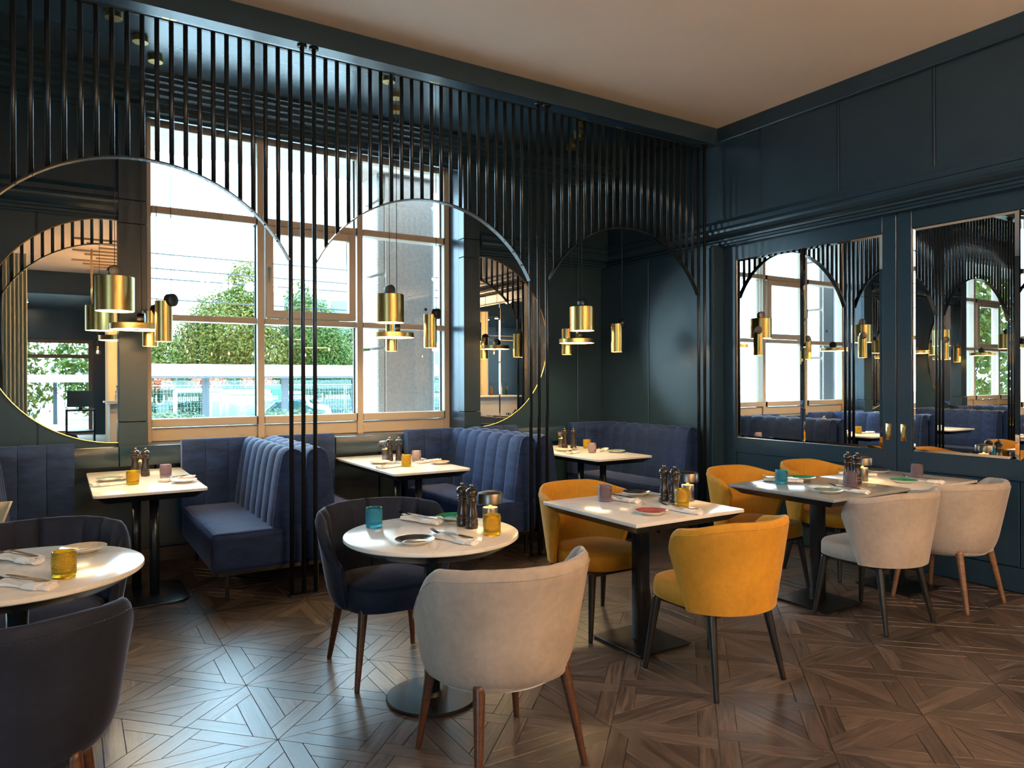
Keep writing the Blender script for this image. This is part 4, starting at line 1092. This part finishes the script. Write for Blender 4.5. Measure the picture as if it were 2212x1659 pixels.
def tree(x, y, base, blobs, n, size, mat, label, seed, trunk=.16):
    t = thing('tree', label, 'tree', (x, y, base), 0, 'trees outside')
    V, Fc = leaves(blobs, n, size, seed); me = bpy.data.meshes.new('crown'); me.from_pydata(V, [], Fc); me.update(); me.materials.append(mat); link('crown', me, t)
    top = max(b[2] for b in blobs)
    m = MB().rod((0,0,0), (0,0,top*.7), trunk, trunk*.5, 10)
    for b in blobs: m.rod((0,0,top*.35), (b[0]*.8, b[1]*.8, b[2]), trunk*.4, trunk*.12, 6)
    m.build('trunk', bark, t)
    return t
tree(3.6, 44, GZ, [(-.6,0,4.6,2.2,2,2.4),(.6,.4,3.2,2.4,2,2.0),(-1.2,.2,5.6,1.2,1.2,1.3),(0,.2,2.0,2.2,1.6,1.2)], 24000, .105, LF[0], 'bright green tree beyond the shelter, at the left of the window', 1)
tree(8.6, 45, GZ, [(0,0,5.2,2.6,2.2,2.5),(.9,.2,7.6,1.3,1.3,2.0),(-1.6,.3,4.2,1.8,1.7,1.8),(1.6,0,3.8,1.9,1.7,1.9),(0,.2,2.2,2.8,1.6,1.3)], 36000, .105, LF[1], 'tall yellow-green tree in the middle of the window', 2)
tree(13.6, 46, GZ, [(0,0,5.0,2.2,2,2.4),(-.6,.2,7.0,1.0,1.0,1.7),(1.0,.2,3.4,2.2,1.8,1.8),(-1.2,0,2.4,2.2,1.6,1.4)], 28000, .105, LF[0], 'slim green tree beside the concrete column', 3)
tree(19.0, 50, GZ, [(0,0,4.0,2.6,2,2.6),(1.4,.2,3.0,2.2,1.8,1.8)], 18000, .12, LF[0], 'green tree behind the concrete column', 4)
tree(-2.5, 46, GZ, [(0,0,4.4,2.6,2,2.6),(1.0,.2,3.2,2.2,1.8,1.8)], 16000, .12, LF[1], 'green tree hidden behind the left pilaster', 5)
tree(-9.0, 9.6, GZ, [(-1.2,0,2.6,1.7,1.1,1.3),(.6,.2,3.4,1.6,1.1,1.2),(-.2,-.2,4.8,1.9,1.2,1.3),(1.4,.3,2.0,1.2,.9,1.1),(-2.6,.2,3.8,1.4,1.1,1.4)], 6500, .12, LF[1], 'large-leaved tree close to the second window, seen mirrored in the door', 6, .12)
def bush(name, x, y, base, blobs, n, size, mat, label, seed, group):
    V, Fc = leaves(blobs, n, size, seed, .75); me = bpy.data.meshes.new(name); me.from_pydata(V, [], Fc); me.update(); me.materials.append(mat)
    o = link(name, me, None, (x, y, base)); return tag(o, label, name, group)
for k, (x, w_, lb) in enumerate(((0, 2.85, 'left'), (6.3, 2.85, 'middle'), (12.6, 2.85, 'right'), (18.9, 2.85, 'rightmost'))):
    bush('hedge', x, 41, GZ, [(0,0,1.3,w_,.8,1.2),(-1.5,0,1.5,1.5,.7,.9),(1.6,0,1.4,1.5,.7,.9)], 9000, .10, LF[2], 'clipped dark green hedge behind the shelter, %s stretch' % lb, 20+k, 'hedges behind the shelter')
for k, (x, w_, lb) in enumerate(((2.6, 1.2, 'left'), (5.9, 1.5, 'middle'), (9.6, 1.7, 'right'))):
    bush('shrub', x, 22+k*.3, GZ, [(0,0,.7,w_,.7,.62),(w_*.5,0,.75,w_*.6,.6,.5)], 3500, .07, LF[3], 'pale silvery shrub below the window, %s one' % lb, 30+k, 'shrubs before the shelter')
flm = leafmat('red_flowers', (.6,.06,.04), (.75,.25,.12))
for k, (x, z) in enumerate(((4.0, 2.0), (6.4, 2.1), (8.9, 2.1))):
    t = thing('flower_bush', 'red flowering bush under the shelter roof, %s one' % ('left', 'middle', 'right')[k], 'bush', (x, 39.4, GZ), 0, 'flowering bushes')
    for nm, blobs, n, sz, mt in (('foliage', [(0,0,.95,1.0,.4,1.0)], 1500, .09, LF[2]), ('flowers', [(0,-.1,z,.95,.35,.36)], 420, .09, flm)):
        V, Fc = leaves(blobs, n, sz, 40+k, .3); me = bpy.data.meshes.new(nm); me.from_pydata(V, [], Fc); me.update(); me.materials.append(mt); link(nm, me, t)
# vehicles
vw = plain('white_car_paint', (.75,.76,.77), .25, coat=.5); vg = plain('dark_vehicle_glass', (.05,.09,.11), .08); tyre = plain('tyre_rubber', (.02,.02,.02), .7); green = plain('green_tarp', (.05,.32,.12), .6)
tk = thing('pickup_truck', 'white pickup truck with a green side parked behind the shelter', 'truck', (9.1, 36, -.74))
MB().prism([(0,.35),(0,1.62),(.9,1.66),(1.35,1.05),(2.25,.92),(2.38,.60),(2.38,.35)], 'y', -.85, .85).build('cab', vw, tk, bevel=.05)
MB().prism([(.25,1.02),(.25,1.50),(.82,1.52),(1.15,1.06)], 'y', -.87, -.84).build('side_window', vg, tk)
MB().prism([(.95,1.56),(1.32,1.07),(1.36,1.08),(.99,1.60)], 'y', -.7, .7).build('windscreen', vg, tk)
MB().box(-.55, -.05, -.9, .9, .5, 1.95).build('green_side', green, tk)
MB().box(-3.2, -.6, -.9, .9, .5, 1.75).build('load_box', plain('pale_load_box', (.6,.62,.62), .6), tk, bevel=.02)
for x in (1.75, -2.2):
    for s_ in (-.86, .66): MB().rod((x, s_, .36), (x, s_+.2, .36), .36, n=24).build('wheel', tyre, tk)
cr = thing('car', 'dark blue car partly hidden by the window mullion', 'car', (7.0, 32.6, -.74)); cpaint = plain('dark_blue_car_paint', (.05,.08,.13), .25, coat=.5)
MB().prism([(0,.3),(.02,.75),(.45,.85),(.95,1.28),(1.9,1.32),(2.5,.95),(3.1,.85),(3.15,.3)], 'y', -.8, .8).build('car_body', cpaint, cr, bevel=.06)
MB().prism([(.62,.88),(1.0,1.2),(1.85,1.24),(2.3,.92)], 'y', -.83, -.79).build('side_window', vg, cr)
for x in (.65, 2.5): MB().rod((x, -.82, .3), (x, -.62, .3), .3, n=24).build('wheel', tyre, cr)
# site fence and stacked boxes
fn = thing('mesh_fence', 'grey wire mesh site fence behind the shelter', 'fence', (3.0, 38, GZ)); fmt = plain('galvanised_wire', (.45,.48,.48), .5)
for k in range(5):
    x = 3.4*k
    MB().tube([(x,0,.1),(x,0,1.95),(x+3.3,0,1.95),(x+3.3,0,.1)], .025, 6).build('fence_frame', fmt, fn)
    m = MB()
    for q in range(1, 22): m.box(x+q*.15-.004, x+q*.15+.004, -.004, .004, .15, 1.95)
    for q in range(1, 8): m.box(x, x+3.3, -.004, .004, .15+q*.24, .158+q*.24)
    m.build('fence_mesh', fmt, fn)
for k, (x, h) in enumerate(((4.2, 1.75), (6.3, 1.6))):
    f = MB().tube([(0,0,0),(0,0,h),(1.9,0,h),(1.9,0,0)], .09, 8).build('white_barrier', white, None, loc=(x, 34, GZ)); tag(f, 'white tubular barrier behind the shelter glass, %s one' % ('left', 'right')[k], 'barrier')
# wires
wm = plain('black_wire', (.03,.03,.03), .6)
for k, (z0, z1) in enumerate(((7.2, 6.9), (6.1, 5.9), (5.3, 4.9), (6.6, 6.2))):
    P = [(-20+8*q, 34, z0+(z1-z0)*q/8 - .25*math.sin(PI*q/8)) for q in range(9)]
    o = MB().tube(P, .032, 6).build('overhead_wire', wm); tag(o, '%s thin overhead tram wire crossing the sky' % ('topmost', 'third highest', 'lowest', 'second highest')[k], 'wire', 'overhead wires')
# office block
of = thing('office_block', 'white office block with ribbon windows behind the trees', 'building', (26, 86, GZ))
MB().box(-4, 22, 0, 10, 0, 13).build('walls', plain('white_render', (.62,.63,.64), .7), of)
og = plain('blue_office_glass', (.10,.16,.20), .15)
for fl in range(4):
    for k in range(9): MB().box(-3.6+2.8*k, -1.3+2.8*k, -.06, .02, 1.2+3.0*fl, 2.9+3.0*fl).build('window', og, of)
# greenery beyond the far door
for k, x in enumerate((-6, -2.5, 1.5, 5)):
    tree(x, -19-(k % 2), -.1, [(0,0,2.6,2.1,1.2,1.8),(.5,.2,1.2,2.0,1.2,1.2)], 3500, .14, LF[k % 2], '%s green tree outside the far glazed door' % ('leftmost', 'second', 'third', 'rightmost')[k], 60+k)
pl = thing('rear_shelter', 'pale flat-roofed shelter outside the far door', 'shelter', (-1.5, -16, -.1))
MB().box(-5, 5, -.6, .6, 1.50, 1.75).build('roof', white, pl)
for x in (-4.5, -1.6, 1.3, 4.4): MB().box(x, x+.12, -.06, .06, 0, 1.5).build('post', dkpost, pl)
